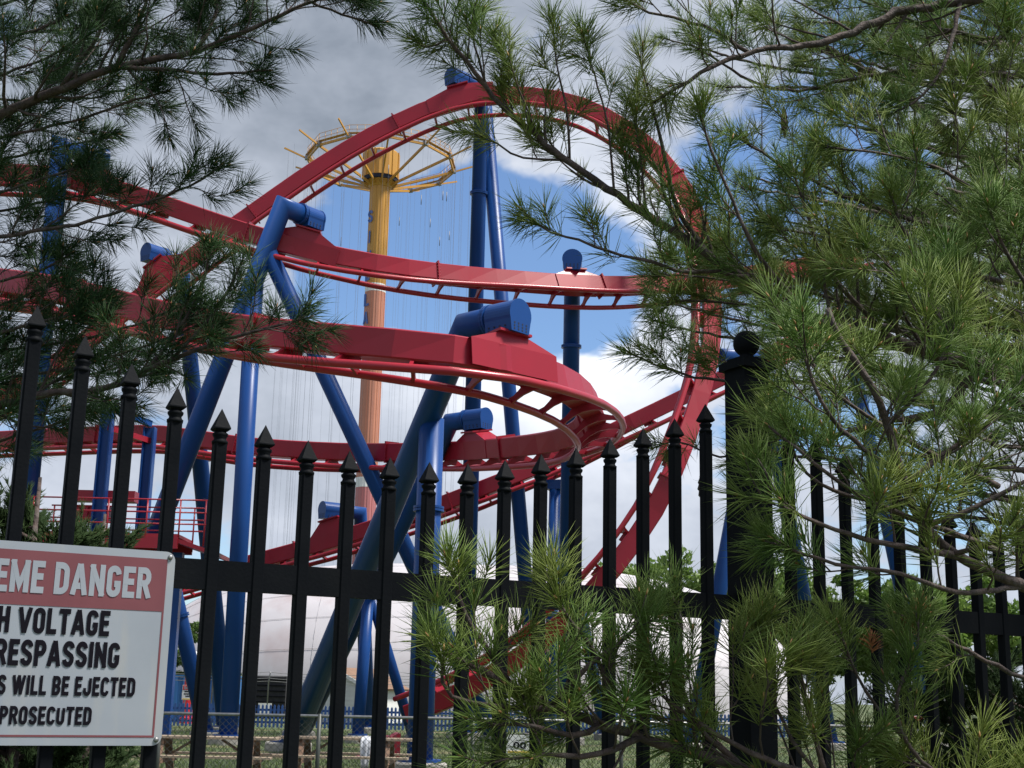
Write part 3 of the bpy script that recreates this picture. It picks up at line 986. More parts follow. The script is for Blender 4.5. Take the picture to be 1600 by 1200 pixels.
# blue picket fence far behind
bx0, bx1 = gp(120, 57), gp(1260, 60)
rt = thing('blue_picket_fence', 'low blue picket fence across the lawn before the dome', 'fence', (bx0 + bx1) / 2)
b = MB(); n = 190
for k in range(n):
    p = lerp(bx0, bx1, k / (n - 1)); hh = .98
    b.prism([(-.045, .04), (.045, .04), (.045, hh - .07), (0, hh), (-.045, hh - .07)], p, p + np.array([0, .025, 0]), (1, 0, 0), (0, 0, 1))
pk = b.build('picket', 'blue_fence', rt); pk['kind'] = 'stuff'
for zz in (.25, .75):
    b = MB(); b.bar(bx0 + np.array([0, .06, zz]), bx1 + np.array([0, .06, zz]), .04, .09); b.build('rail', 'blue_fence', rt)

# barbed wire security fence in front of the hut
w0, w1 = gp(60, 62), gp(1250, 66)
rt = thing('barbed_wire_fence', 'thin wire fence with barbed strands on angled arms before the dome', 'fence', (w0 + w1) / 2)
for t in np.linspace(0, 1, 15):
    p = lerp(w0, w1, t); b = MB(); b.tube([p, p + Z * 1.95, p + np.array([.12, -.3, 2.35])], .03, 8); b.build('post', 'grey_metal', rt)
for k, (yy, zz) in enumerate(((0, 1.93), (-.1, 2.07), (-.2, 2.2), (-.29, 2.33))):
    b = MB(); pts = []
    for t in np.linspace(0, 1, 57):
        p = lerp(w0, w1, t); pts.append(p + np.array([0, yy, zz - .05 * abs(math.sin(t * math.pi * 14)) + .03 * rng.random()]))
    b.tube(pts, .011, 4); b.build('strand', 'grey_metal', rt)

# small danger sign on that fence
c = gp(293, 58.5); c = c + Z * (at(293, 1082, 58.5)[2])
rt = thing('danger_notice', 'small white danger notice with a red heading behind the lawn', 'sign', c - Z * c[2])
b = MB(); b.abox(c, .66, .03, .62); b.build('board', 'white_paint', rt)
b = MB(); b.abox(c + np.array([0, -.02, .2]), .60, .012, .19); b.build('heading', 'red_bright', rt)
for sx in (-.2, .2):
    b = MB(); b.tube([(c[0] + sx, c[1] + .04, 0), (c[0] + sx, c[1] + .04, c[2] + .3)], .025, 8); b.build('post', 'grey_metal', rt)
block_text('DANGER', c + np.array([0, -.028, .2]), (1, 0, 0), Z, .5, .13, 'sign_white', rt, thick=.003)
for k, (w_, z_) in enumerate(((.46, .04), (.50, -.06), (.36, -.15))):
    b = MB(); b.abox(c + np.array([0, -.018, z_]), w_, .005, .045); b.build('text_line', 'sign_black', rt)
b = MB(); b.abox(c + np.array([0, -.018, -.27]), .60, .006, .04); b.build('yellow_strip', 'sign_yellow', rt)

# two more notices glimpsed through the pine on the right
for (px, py, YY, lab, topc, ww, hh, txt) in ((1429, 1138, 40, 'small white warning notice with a red top on the lawn right of the post', 'red_bright', .55, .7, '!'),
                                             (812, 1162, 33, 'low white board with dark digits on the lawn below the pine bough', 'sign_yellow', .62, .45, '00')):
    c = at(px, py, YY)
    rt = thing('lawn_notice', lab, 'sign', (c[0], c[1], 0))
    b = MB(); b.abox(c, ww, .03, hh); b.build('board', 'white_paint', rt)
    b = MB(); b.abox(c + np.array([0, -.02, hh * .36 if txt == '!' else -hh * .43]), ww * .9, .012, hh * (.22 if txt == '!' else .10)); b.build('stripe', topc, rt)
    if txt == '00':
        text_part(txt, c + np.array([0, -.017, -hh * .08]), (1, 0, 0), Z, ww * (.16 if txt == '!' else .5), hh * .36, 'sign_black', rt, bold=.03)
    b = MB(); b.tube([(c[0], c[1] + .04, 0), (c[0], c[1] + .04, c[2] + hh * .4)], .03, 8); b.build('post', 'grey_metal', rt)

# ------------------------------------------------------------------ broadleaf trees beyond


def leafy_tree(name, label, base, height, rx, material, nclump=60, per=130, leaf=.16, crown0=.25, group=None):
    base = np.asarray(base, float)
    rt = thing(name, label, 'tree', base, group)
    b = MB()
    b.tube([base, base + Z * height * .35 + np.array([.1, 0, 0]), base + Z * height * .8], [height * .022, height * .016, height * .004], 8)
    lim = []
    for k in range(7):
        a = rng.random() * 6.28; z0 = height * rng.uniform(.2, .55)
        q = base + np.array([math.cos(a) * rx * .7, math.sin(a) * rx * .7, z0 + height * rng.uniform(.12, .3)])
        b.tube([base + Z * z0, lerp(base + Z * z0, q, .5) + Z * .1 * height * .2, q], [height * .010, height * .007, height * .002], 6)
    b.build('trunk', 'bark', rt)
    Vs = []
    for k in range(nclump):
        while True:
            d = rng.uniform(-1, 1, 3)
            if .25 < np.linalg.norm(d) < 1:
                break
        cz = height * (crown0 + (1 - crown0) / 2); rz = height * (1 - crown0) / 2
        c = base + np.array([d[0] * rx, d[1] * rx, cz + d[2] * rz])
        cr = rx * rng.uniform(.16, .32)
        q = rng.normal(size=(per, 3)); q /= np.linalg.norm(q, axis=1)[:, None]
        q *= (cr * rng.uniform(.5, 1.05, per))[:, None]; q[:, 2] *= .7
        p = c + q
        a1 = rng.normal(size=(per, 3)); a1 /= np.linalg.norm(a1, axis=1)[:, None]
        a2 = np.cross(a1, rng.normal(size=(per, 3))); a2 /= np.linalg.norm(a2, axis=1)[:, None]
        s = (leaf * rng.uniform(.6, 1.2, per))[:, None]
        Vs.append(np.stack([p - a1 * s, p + a2 * s * .5, p + a1 * s, p - a2 * s * .5], 1).reshape(-1, 3))
    V = np.concatenate(Vs) - base
    me = fast_mesh('crown', V, np.arange(len(V)).reshape(-1, 4)); me.materials.append(MATS[material])
    o = bpy.data.objects.new('crown', me); col.objects.link(o); o.parent = rt
    return rt


tl = 'trees beyond the dome'
for px, YY, top, rx, lab in ((905, 112, 880, 3.6, 'light green leafy tree just left of the plunging red track'), (985, 118, 868, 4.2, 'light green leafy tree behind the plunging red track'), (1068, 114, 858, 4.6, 'tall light green leafy tree left of the black corner post'),
                             (1150, 116, 872, 4.0, 'light green leafy tree mostly behind the black corner post'), (1225, 112, 876, 4.2, 'light green leafy tree right of the black corner post'), (1325, 116, 900, 4.4, 'leafy tree behind the right fence panel beside the blue support'),
                             (1430, 112, 905, 4.4, 'leafy tree far behind the right fence panel and dead needles'), (1540, 115, 900, 4.6, 'leafy tree behind the end of the right fence panel')):
    g_ = gp(px, YY); h_ = at(px, top, YY)[2]
    leafy_tree('leafy_tree', lab, g_, h_, rx, 'leaf_light', nclump=70, per=150, leaf=.30, crown0=.22, group=tl)
g_ = gp(292, 70); leafy_tree('leafy_bush', 'dense green leafy bush in front of the white dome', g_, at(292, 972, 70)[2], 1.15, 'leaf_mid', nclump=60, per=130, leaf=.11, crown0=.12)
g_ = gp(345, 71); leafy_tree('leafy_bush', 'slimmer green bush between the blue columns before the dome', g_, at(345, 985, 71)[2], .8, 'leaf_mid', nclump=36, per=120, leaf=.11, crown0=.12)

# ------------------------------------------------------------------ chain link fence
cy0, cy1 = gp(-60, 19.0), gp(1660, 21.5)
rt = thing('chain_link_fence', 'low dark chain link fence in front of the picnic tables', 'fence', (cy0 + cy1) / 2)
CH_ = 1.24
L_ = np.linalg.norm(cy1 - cy0); ux = nv(cy1 - cy0)
segs = []
s0 = -CH_
while s0 < L_:
    for sg in (1, -1):
        a_, b_ = (s0, s0 + CH_) if sg == 1 else (s0 + CH_, s0)
        za, zb = .03, CH_ - .02
        segs.append((cy0 + ux * a_ + Z * za, cy0 + ux * b_ + Z * zb))
    s0 += .092
A_ = np.array([s[0] for s in segs]); B_ = np.array([s[1] for s in segs])
t_ = (B_ - A_) / np.linalg.norm(B_ - A_, axis=1)[:, None]; o1 = np.cross(t_, np.array([0, 1.0, 0])); o1 /= np.linalg.norm(o1, axis=1)[:, None]; o2 = np.cross(t_, o1)
rw = .0038
ring = [(o1 * math.cos(a) + o2 * math.sin(a)) * rw for a in (0, 2.094, 4.189)]
V = np.stack([A_ + r_ for r_ in ring] + [B_ + r_ for r_ in ring], 1).reshape(-1, 3)
base = np.arange(len(segs))[:, None, None] * 6
F = (base + np.array([[0, 1, 4, 3], [1, 2, 5, 4], [2, 0, 3, 5]])[None]).reshape(-1, 4)
me = fast_mesh('wire_mesh', V - wloc(rt), F); me.materials.append(MATS['chain_wire'])
o = bpy.data.objects.new('wire_mesh', me); col.objects.link(o); o.parent = rt; o['kind'] = 'stuff'
b = MB(); b.tube([cy0 + Z * CH_, cy1 + Z * CH_], .022, 10); b.build('top_rail', 'grey_metal', rt)
for t in np.linspace(.02, .98, 8):
    p = lerp(cy0, cy1, t); b = MB(); b.tube([p, p + Z * (CH_ + .03)], .03, 10); b.build('post', 'chain_wire', rt)

# ------------------------------------------------------------------ picnic tables


def picnic_table(label, c, rz):
    rt = thing('picnic_table', label, 'picnic table', c, 'picnic tables on the lawn')
    ex = np.array([math.cos(rz), math.sin(rz), 0]); ey = np.array([-math.sin(rz), math.cos(rz), 0]); L = 2.44
    c = np.asarray(c, float)
    for k in range(5):
        b = MB(); b.box(c + ey * (k - 2) * .15 + Z * (.745 + .004 * rng.random()), ex, ey, Z, L + rng.uniform(-.02, .02), .140, .038); b.build('tabletop_plank', 'wood', rt)
    for s in (-1, 1):
        for k in range(2):
            b = MB(); b.box(c + ey * s * (.66 + k * .145) + Z * .445, ex, ey, Z, L, .138, .038); b.build('seat_plank', 'wood', rt)
    for e_ in (-.78, .78):
        for s in (-1, 1):
            b = MB(); b.bar(c + ex * e_ + ey * s * .72, c + ex * (e_ + .001 * s) + ey * s * .26 + Z * .722, .04, .14, up=ex); b.build('leg', 'wood_leg', rt)
        b = MB(); b.bar(c + ex * (e_ + .05) - ey * .80 + Z * .37, c + ex * (e_ + .05) + ey * .80 + Z * .37, .04, .11); b.build('seat_bearer', 'wood_leg', rt)
        b = MB(); b.bar(c + ex * (e_ + .05) - ey * .36 + Z * .68, c + ex * (e_ + .05) + ey * .36 + Z * .68, .04, .09); b.build('top_bearer', 'wood_leg', rt)
        b = MB(); b.bar(c + ex * (e_ * .92) + Z * .42, c + ex * (e_ * .30) + Z * .715, .08, .04); b.build('diagonal_brace', 'wood_leg', rt)
    return rt


picnic_table('weathered wooden picnic table poking out behind the danger sign', gp(322, 24.5), .02)
picnic_table('weathered wooden picnic table with white plastic hanging off it', gp(538, 25.5), -.03)
c = gp(572, 25.5)
pl = thing('plastic_sheet', 'crumpled white plastic sheet hanging over the picnic table edge', 'plastic', c + np.array([0, -.4, .2]))
pts, F = [], []
prof = [(.28, .776), (.05, .79), (-.2, .785), (-.37, .78), (-.405, .74), (-.41, .6), (-.40, .46), (-.415, .32), (-.41, .22)]
for i, (yy, zz) in enumerate(prof):
    for k in range(7):
        w = .16 - .03 * math.sin(i)
        pts.append(c + np.array([(k / 6 - .5) * w, yy - .02 * math.sin(k * 1.9 + i * .3) if i > 3 else yy, zz + (.008 * math.sin(k * 2) if i <= 3 else 0)]))
F = [(i * 7 + k, i * 7 + k + 1, (i + 1) * 7 + k + 1, (i + 1) * 7 + k) for i in range(len(prof) - 1) for k in range(6)]
b = MB(); b.add(pts, F, True); o = b.build('sheet', 'plastic', pl)
sm = o.modifiers.new('thick', 'SOLIDIFY'); sm.thickness = .006

c = gp(590, 34)
rt = thing('red_ramp', 'small red wedge ramp on the lawn behind the picnic table', 'ramp', c)
ex = np.array([1.0, .15, 0]); ey = np.array([-.15, 1.0, 0])
b = MB(); b.prism([(-.55, .02), (.5, .02), (.5, .62), (.42, .62)], c - ey * .5, c + ey * .5, ex, Z); b.build('wedge', 'red_paint', rt)
for k in range(3):
    b = MB(); t = .25 + k * .28; b.box(c + ex * (-.55 + .97 * t) + Z * (.02 + .60 * t + .02), nv(ex * .97 + Z * .6), ey, nv(-ex * .6 + Z * .97), .06, 1.06, .035); b.build('cleat', 'red_rail', rt)

# ------------------------------------------------------------------ black picket fence
TIPX = [59, 138, 213, 283, 353, 423, 490, 556, 617, 676, 736, 795, 850, 903, 957, 1005, 1055, 1102]
TIPY = [477, 524, 568, 604, 639, 663, 688, 704, 714, 722, 725, 718, 708, 699, 684, 669, 655, 630]
Y0, Y17 = 3.03, 3.97
PA, PB = at(59, 477, Y0), at(1102, 630, Y17)
fdir = nv([PB[0] - PA[0], PB[1] - PA[1], 0]); fsp = np.linalg.norm((PB - PA)[:2]) / 17
fnor = np.array([fdir[1], -fdir[0], 0])              # towards the camera


def fpt(i, z=0.0):
    return np.array([PA[0], PA[1], 0]) + fdir * fsp * i + Z * z


tipz = [at(x, y, fpt(i)[1])[2] for i, (x, y) in enumerate(zip(TIPX, TIPY))]
cf = np.polyfit(np.arange(18), tipz, 4)
tipz = [float(np.polyval(cf, i)) * .4 + .6 * t for i, t in enumerate(tipz)]
rz1 = at(280, 887, fpt(3)[1])[2]; rz2 = at(1100, 953, fpt(17)[1])[2]
print('FENCE spacing', fsp, 'tips', [round(z, 2) for z in tipz], 'rail', rz1, rz2)
RAILZ = (rz1 + rz2) / 2
fence = thing('iron_fence', 'black iron picket fence with spear tips and a square post', 'fence', fpt(9))
PW = .031


def finial_mesh():
    b = MB(); h = PW / 2
    # collar, waist, ring, spear head
    def sq(z, w):
        return [np.array([sx * w, sy * w, z]) for sx, sy in ((-1, -1), (1, -1), (1, 1), (-1, 1))]
    b.lathe((0, 0, 0), Z, [(-.002, h * 1.24), (.005, h * 1.30), (.008, h * 1.05), (.013, h * .96), (.019, h * 1.22), (.024, h * 1.26), (.028, h * .92), (.031, h * .9)], 16)
    V = sq(.030, h * .95) + sq(.035, h * 1.30) + sq(.038, h * 1.30) + [np.array([0, 0, .088])]
    F = [(0, 1, 2, 3)[::-1]] + [(r * 4 + k, r * 4 + (k + 1) % 4, (r + 1) * 4 + (k + 1) % 4, (r + 1) * 4 + k) for r in range(2) for k in range(4)] + [(8 + k, 8 + (k + 1) % 4, 12) for k in range(4)]
    b.add(V, F)
    me = bpy.data.meshes.new('finial'); me.from_pydata(np.concatenate(b.V).tolist(), [], b.F); me.update()
    me.polygons.foreach_set('use_smooth', np.array(b.S, bool)); me.materials.append(MATS['black_paint'])
    return me


FIN = finial_mesh()


def picket(i, ztip):
    zt = ztip - .088
    p = fpt(i); h = PW / 2; c = .004
    b = MB()
    prof = [(-h + c, -h), (h - c, -h), (h, -h + c), (h, h - c), (h - c, h), (-h + c, h), (-h, h - c), (-h, -h + c)]
    b.prism(prof, p + Z * .06, p + Z * zt, fdir, -fnor)
    o = b.build('picket', 'black_paint', fence, origin=p)
    M = np.eye(4); M[:3, 0] = fdir; M[:3, 1] = -fnor; M[:3, 3] = p + Z * zt
    f = bpy.data.objects.new('finial', FIN); col.objects.link(f); f.parent = o
    M[:3, 3] = Z * zt
    f.matrix_local = Matrix(M.tolist())


ftz = lambda i: tipz[min(max(int(round(i)), 0), 17)]
slope0 = tipz[0] - tipz[1]
for i in range(-3, 0):
    picket(i, tipz[0] + slope0 * -i * 1.02)
for i in range(18):
    picket(i, tipz[i])
for k in range(20):
    picket(19.78 + k, ftz(17 - k) if k < 9 else ftz(8 - (k - 9) * 0 + (k - 9) * .8))
IP = 18.42
post_c = fpt(IP)
PSZ = .098
post_top = at(1158, 578, post_c[1])[2]
b = MB(); b.box(post_c + Z * post_top / 2, fdir, fnor, Z, PSZ, PSZ, post_top); post = b.build('post', 'black_paint', fence)
b = MB(); b.box(post_c + Z * (post_top + .008), fdir, fnor, Z, PSZ + .026, PSZ + .026, .024)
b.box(post_c + Z * (post_top + .026), fdir, fnor, Z, PSZ - .01, PSZ - .01, .016); b.build('post_cap', 'black_paint', post)
b = MB(); b.lathe(post_c + Z * (post_top + .03), Z, [(0, .03), (.012, .022)] + [(.012 + .042 * (1 - math.cos(t)), max(.002, .042 * math.sin(t))) for t in np.linspace(.55, math.pi, 12)], 20); b.build('ball_finial', 'black_paint', post)
b = MB(); b.box(fpt(-4.6, 1.35), fdir, fnor, Z, PSZ, PSZ, 2.7); b.build('post', 'black_paint', fence)
RH = .071
for (i0, i1) in ((-4.6 + PSZ / 2 / fsp, IP - PSZ / 2 / fsp), (IP + PSZ / 2 / fsp, 41.0)):
    for zz in (RAILZ, .20):
        b = MB(); b.bar(fpt(i0, zz), fpt(i1, zz), .0245, RH); b.build('rail', 'black_paint', fence)
for i0 in (IP - PSZ / 2 / fsp, IP + PSZ / 2 / fsp):
    b = MB(); b.box(fpt(i0, RAILZ) + fnor * .0155, fdir, fnor, Z, .075, .006, RH + .012)
    b.lathe(fpt(i0 + (-.18 if i0 < IP else .18), RAILZ) + fnor * .018, fnor, [(0, .008), (.005, .007)], 8, False); b.build('rail_bracket', 'black_paint', fence)

# ------------------------------------------------------------------ the danger sign
iR = 3.17
SWD, SHT = .61, .457
sg_r = fpt(iR) + fnor * .028
zt = at(270, 863, sg_r[1])[2]; zb = at(247, 1165, sg_r[1])[2]
print('SIGN h', zt - zb)
SHT = zt - zb
SWD = SHT * 1.345
sc = sg_r - fdir * SWD / 2 + Z * (zt + zb) / 2
sign = thing('danger_sign', 'weathered white high voltage danger sign with a faded red heading', 'sign', sc)
tilt = .0
sx_, sz_ = fdir, Z


def rrect(w, h, r, n=6):
    P = []
    for cx, cy, a0 in ((w / 2 - r, h / 2 - r, 0), (-w / 2 + r, h / 2 - r, 90), (-w / 2 + r, -h / 2 + r, 180), (w / 2 - r, -h / 2 + r, 270)):
        for k in range(n + 1):
            a = math.radians(a0 + 90 * k / n); P.append((cx + r * math.cos(a), cy + r * math.sin(a)))
    return P


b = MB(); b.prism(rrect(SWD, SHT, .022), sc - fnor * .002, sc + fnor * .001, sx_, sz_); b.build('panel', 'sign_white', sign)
mg = .018
hh = SHT * .275
b = MB(); b.prism([(-SWD / 2 + mg, SHT / 2 - mg - hh), (SWD / 2 - mg, SHT / 2 - mg - hh), (SWD / 2 - mg, SHT / 2 - mg), (-SWD / 2 + mg, SHT / 2 - mg)], sc + fnor * .0012, sc + fnor * .0017, sx_, sz_); b.build('heading_band', 'sign_red', sign)
bw = .0045
for (x0, x1, y0, y1) in ((SWD / 2 - mg - bw, SWD / 2 - mg, -SHT / 2 + mg, SHT / 2 - mg - hh - .0005), (-SWD / 2 + mg, -SWD / 2 + mg + bw, -SHT / 2 + mg, SHT / 2 - mg - hh - .0005), (-SWD / 2 + mg + bw, SWD / 2 - mg - bw, -SHT / 2 + mg, -SHT / 2 + mg + bw)):
    b = MB(); b.prism([(x0, y0), (x1, y0), (x1, y1), (x0, y1)], sc + fnor * .0012, sc + fnor * .0017, sx_, sz_); b.build('border_line', 'sign_red', sign)
for txt, w, h, yc, mt in (('EXTREME DANGER', .82, .163, .328, 'sign_text'), ('HIGH VOLTAGE', .53, .130, .110, 'sign_black'), ('NO TRESPASSING', .625, .130, -.050, 'sign_black'),
                          ('VIOLATORS WILL BE EJECTED', .765, .096, -.208, 'sign_black'), ('AND PROSECUTED', .455, .090, -.355, 'sign_black')):
    block_text(txt, sc + sz_ * SHT * yc + fnor * .0018, sx_, sz_, SWD * w, SHT * h, mt, sign)
for sx in (-1, 1):
    for sy in (-1, 1):
        b = MB(); b.lathe(sc + sx_ * sx * (SWD / 2 - .0125) + sz_ * sy * (SHT / 2 - .013) + fnor * .001, fnor, [(0, .006), (.003, .0055), (.0045, .003)], 12); b.build('bolt', 'grey_metal', sign)

# ------------------------------------------------------------------ pines


def tri_mesh(name, V, F, material, parent, kind='stuff'):
    me = fast_mesh(name, V - wloc(parent), F); me.materials.append(MATS[material])
    o = bpy.data.objects.new(name, me); col.objects.link(o); o.parent = parent
    if kind:
        o['kind'] = kind
    return o


def needles(tufts, n, L, w, fine=True, th=(10, 84), back=.065, droop=.10):
    """tufts: rows of position, direction, scale. Returns vertices and triangles of slim three-sided needles."""
    Tf = np.asarray(tufts, float)
    pos, dr, sc = Tf[:, :3], Tf[:, 3:6], Tf[:, 6]
    N = len(Tf)
    pos = np.repeat(pos, n, 0); dr = np.repeat(dr, n, 0); sc = np.repeat(sc, n)
    M = N * n
    u = rng.random(M) ** 1.2
    base = pos - dr * (u * back * sc)[:, None]
    rv = rng.normal(size=(M, 3)); rv -= dr * np.sum(rv * dr, 1)[:, None]; rv /= np.linalg.norm(rv, axis=1)[:, None]
    thv = np.radians(th[0] + (th[1] - th[0]) * (0.55 * rng.random(M) + .45 * u))
    d = dr * np.cos(thv)[:, None] + rv * np.sin(thv)[:, None]
    ln = L * sc * rng.uniform(.72, 1.12, M)
    d2 = d - np.array([0, 0, 1.0]) * droop * rng.uniform(.2, 1.6, M)[:, None] + rng.normal(size=(M, 3)) * .05
    d2 /= np.linalg.norm(d2, axis=1)[:, None]
    mid_ = base + d * (ln * .5)[:, None]; tip_ = mid_ + d2 * (ln * .5)[:, None]
    a = np.cross(d, rng.normal(size=(M, 3))); a /= np.linalg.norm(a, axis=1)[:, None]; b = np.cross(d, a)
    ww = (w * rng.uniform(.8, 1.2, M))[:, None]
    ring = [a * math.cos(t) * ww + b * math.sin(t) * ww for t in (0, 2.094, 4.189)]
    if fine:
        V = np.stack([base + r * .8 for r in ring] + [mid_ + r for r in ring] + [tip_], 1).reshape(-1, 3)
        f = np.array([[0, 1, 4], [0, 4, 3], [1, 2, 5], [1, 5, 4], [2, 0, 3], [2, 3, 5], [3, 4, 6], [4, 5, 6], [5, 3, 6]])
        F = (np.arange(M)[:, None, None] * 7 + f[None]).reshape(-1, 3)
    else:
        V = np.stack([base + r for r in ring] + [tip_], 1).reshape(-1, 3)
        f = np.array([[0, 1, 3], [1, 2, 3], [2, 0, 3]])
        F = (np.arange(M)[:, None, None] * 4 + f[None]).reshape(-1, 3)
    return V, F


class Pine:
    def __init__(self, label, base, height, r, lean=(0, 0, 0)):
        self.root = thing('pine_tree', label, 'pine tree', base)
        self.tufts = []
        base = np.asarray(base, float)
        pts = [base + np.array([.03 * math.sin(k * 1.3), .03 * math.cos(k * 1.7), height * k / 10]) + np.asarray(lean) * k / 10 for k in range(11)]
        b = MB(); b.tube(pts, [r * (1 - .75 * k / 10) * (1.25 if k == 0 else 1) for k in range(11)], 14); b.build('trunk', 'bark', self.root)

    def tuft(self, p, d, s=1.0):
        self.tufts.append(np.concatenate([p, nv(d), [s]]))

    def limb(self, ctrl, r0, r1, sp=.13, side=.38, start=.1, up=.35, tufts=True, twig=.095, wob=.012, world=False, ts=1.0, sides=8, tip=True, depth=1.0):
        P = np.array([c if world else at(*c) for c in ctrl])
        Q = resample(catmull(P, 8), .045)
        Q[1:-1] += rng.normal(size=Q[1:-1].shape) * wob * .35
        n = len(Q)
        fr = np.linspace(0, 1, n)
        rad = r0 + (r1 - r0) * fr
        rad = rad * (1 + .10 * np.sin(np.arange(n) * 1.7) * rng.random(n))
        b = MB(); b.tube(Q, rad, sides)
        T = np.gradient(Q, axis=0); T /= np.linalg.norm(T, axis=1)[:, None]
        Ltot = .045 * (n - 1)
        s = start * Ltot; flip = 1
        while s < Ltot - .04:
            k = min(n - 2, int(s / .045)); f = s / Ltot
            perp = rng.normal(size=3) * np.array([1, depth, 1]); perp -= T[k] * np.dot(perp, T[k]); perp = nv(perp)
            d = nv(T[k] * .62 + perp * .72 + Z * up)
            ln = side * (1.15 - .6 * f) * rng.uniform(.6, 1.2)
            self.side(b, Q[k], d, ln, max(.0022, rad[k] * .42), up, twig, ts)
            flip = -flip
            s += sp * rng.uniform(.6, 1.4)
        if tip:
            self.tuft(Q[-1], T[-1], ts)
            for k in range(3):
                pr = rng.normal(size=3); d = nv(T[-1] + pr * .5 + Z * .2)
                q = Q[-1 - min(n - 1, 1 + k)]
                e_ = q + d * twig * .8
                b.tube([q, e_], [.002, .0016], 4, cap=False); self.tuft(e_, d, ts)
        b.build('branch', 'bark', self.root)

    def side(self, b, p, d, ln, r, up, twig, ts):
        nseg = 5
        pts = [p]; dd = d.copy()
        for k in range(nseg):
            dd = nv(dd + Z * .10 * up / .35 + rng.normal(size=3) * .13)
            pts.append(pts[-1] + dd * ln / nseg)
        pts = np.array(pts)
        b.tube(pts, np.linspace(r, .0017, nseg + 1), 5, cap=False)
        self.tuft(pts[-1], dd, ts * rng.uniform(.9, 1.1))
        s = max(.3 * ln, .05)
        while s < ln - .02:
            f = s / ln * nseg; k = min(int(f), nseg - 1)
            q = lerp(pts[k], pts[k + 1], f - k)
            t = nv(pts[k + 1] - pts[k])
            pr = rng.normal(size=3); pr = nv(pr - t * np.dot(pr, t))
            e = nv(t * .75 + pr * .65 + Z * .30)
            L = twig * rng.uniform(.6, 1.4)
            m_ = q + e * L * .5; e2 = nv(e + Z * .25 + rng.normal(size=3) * .1); q2 = m_ + e2 * L * .5
            b.tube([q, m_, q2], [.0021, .0018, .0015], 4, cap=False)
            self.tuft(q2, e2, ts * rng.uniform(.8, 1.05))
            s += rng.uniform(.095, .185)

    def finish(self, material, n=64, L=.092, w=.00095, fine=True, buds=True, droop=.10):
        V, F = needles(self.tufts, n, L, w, fine, droop=droop)
        o = tri_mesh('needles', V, F, material, self.root)
        if buds:
            Tf = np.array(self.tufts); p, d = Tf[:, :3], Tf[:, 3:6]
            a = np.cross(d, rng.normal(size=d.shape)); a /= np.linalg.norm(a, axis=1)[:, None]; c = np.cross(d, a)
            w_ = .0032
            V = np.stack([p - d * .006, p + d * .004 + a * w_, p + d * .004 + c * w_, p + d * .004 - a * w_, p + d * .004 - c * w_, p + d * .018], 1).reshape(-1, 3)
            f = np.array([[0, 2, 1], [0, 3, 2], [0, 4, 3], [0, 1, 4], [1, 2, 5], [2, 3, 5], [3, 4, 5], [4, 1, 5]])
            tri_mesh('buds', V, (np.arange(len(Tf))[:, None, None] * 6 + f[None]).reshape(-1, 3), 'bud', self.root)
        return len(self.tufts)


# the near pine on the right, its trunk just out of the picture
tr = gp(1960, 4.6)
R = Pine('green pine tree reaching in from the right in front of the fence post', tr, 6.5, .15)
R.limb([(1960, 720, 4.6), (1700, 620, 4.4), (1530, 572, 4.25), (1397, 535, 4.15), (1262, 498, 4.1), (1110, 400, 4.05), (985, 318, 4.0), (890, 255, 3.95), (800, 180, 3.9), (735, 105, 3.85), (690, 45, 3.8), (652, -12, 3.8)], .034, .0045, sp=.062, side=.36, start=.33, up=.55, wob=.006)
R.limb([(1180, 430, 4.07), (1080, 426, 3.98), (985, 402, 3.92), (905, 375, 3.9), (850, 356, 3.9), (822, 338, 3.9)], .008, .003, sp=.15, side=.16, start=.25, up=.4)
R.limb([(1290, 600, 4.35), (1180, 600, 4.35), (1090, 590, 4.35), (1030, 572, 4.35), (985, 552, 4.35)], .008, .003, sp=.10, side=.17, start=.25, up=.3)
R.limb([(1330, 720, 4.9), (1210, 710, 4.9), (1120, 712, 4.9), (1060, 690, 4.9), (1022, 700, 4.9)], .007, .0025, sp=.2, side=.13, start=.5, up=.1)
R.limb([(1960, -60, 4.45), (1650, -30, 4.2), (1500, 2, 4.1), (1400, 22, 4.05), (1290, 65, 4.0), (1170, 82, 3.95), (1090, 118, 3.9), (1020, 160, 3.9)], .030, .005, sp=.10, side=.40, start=.3, up=.2)
R.limb([(1170, 82, 3.95), (1100, 40, 3.9), (1020, 20, 3.9), (960, -10, 3.9)], .007, .003, sp=.10, side=.28, start=.1, up=.25)
R.limb([(1960, 1030, 4.3), (1700, 945, 3.95), (1600, 916, 3.48), (1500, 870, 3.38), (1440, 815, 3.32), (1410, 745, 3.27), (1385, 660, 3.23), (1360, 600, 3.20), (1322, 545, 3.20), (1293, 482, 3.20)], .026, .007, sp=.30, side=.34, start=.45, up=.4, wob=.004, tip=False)
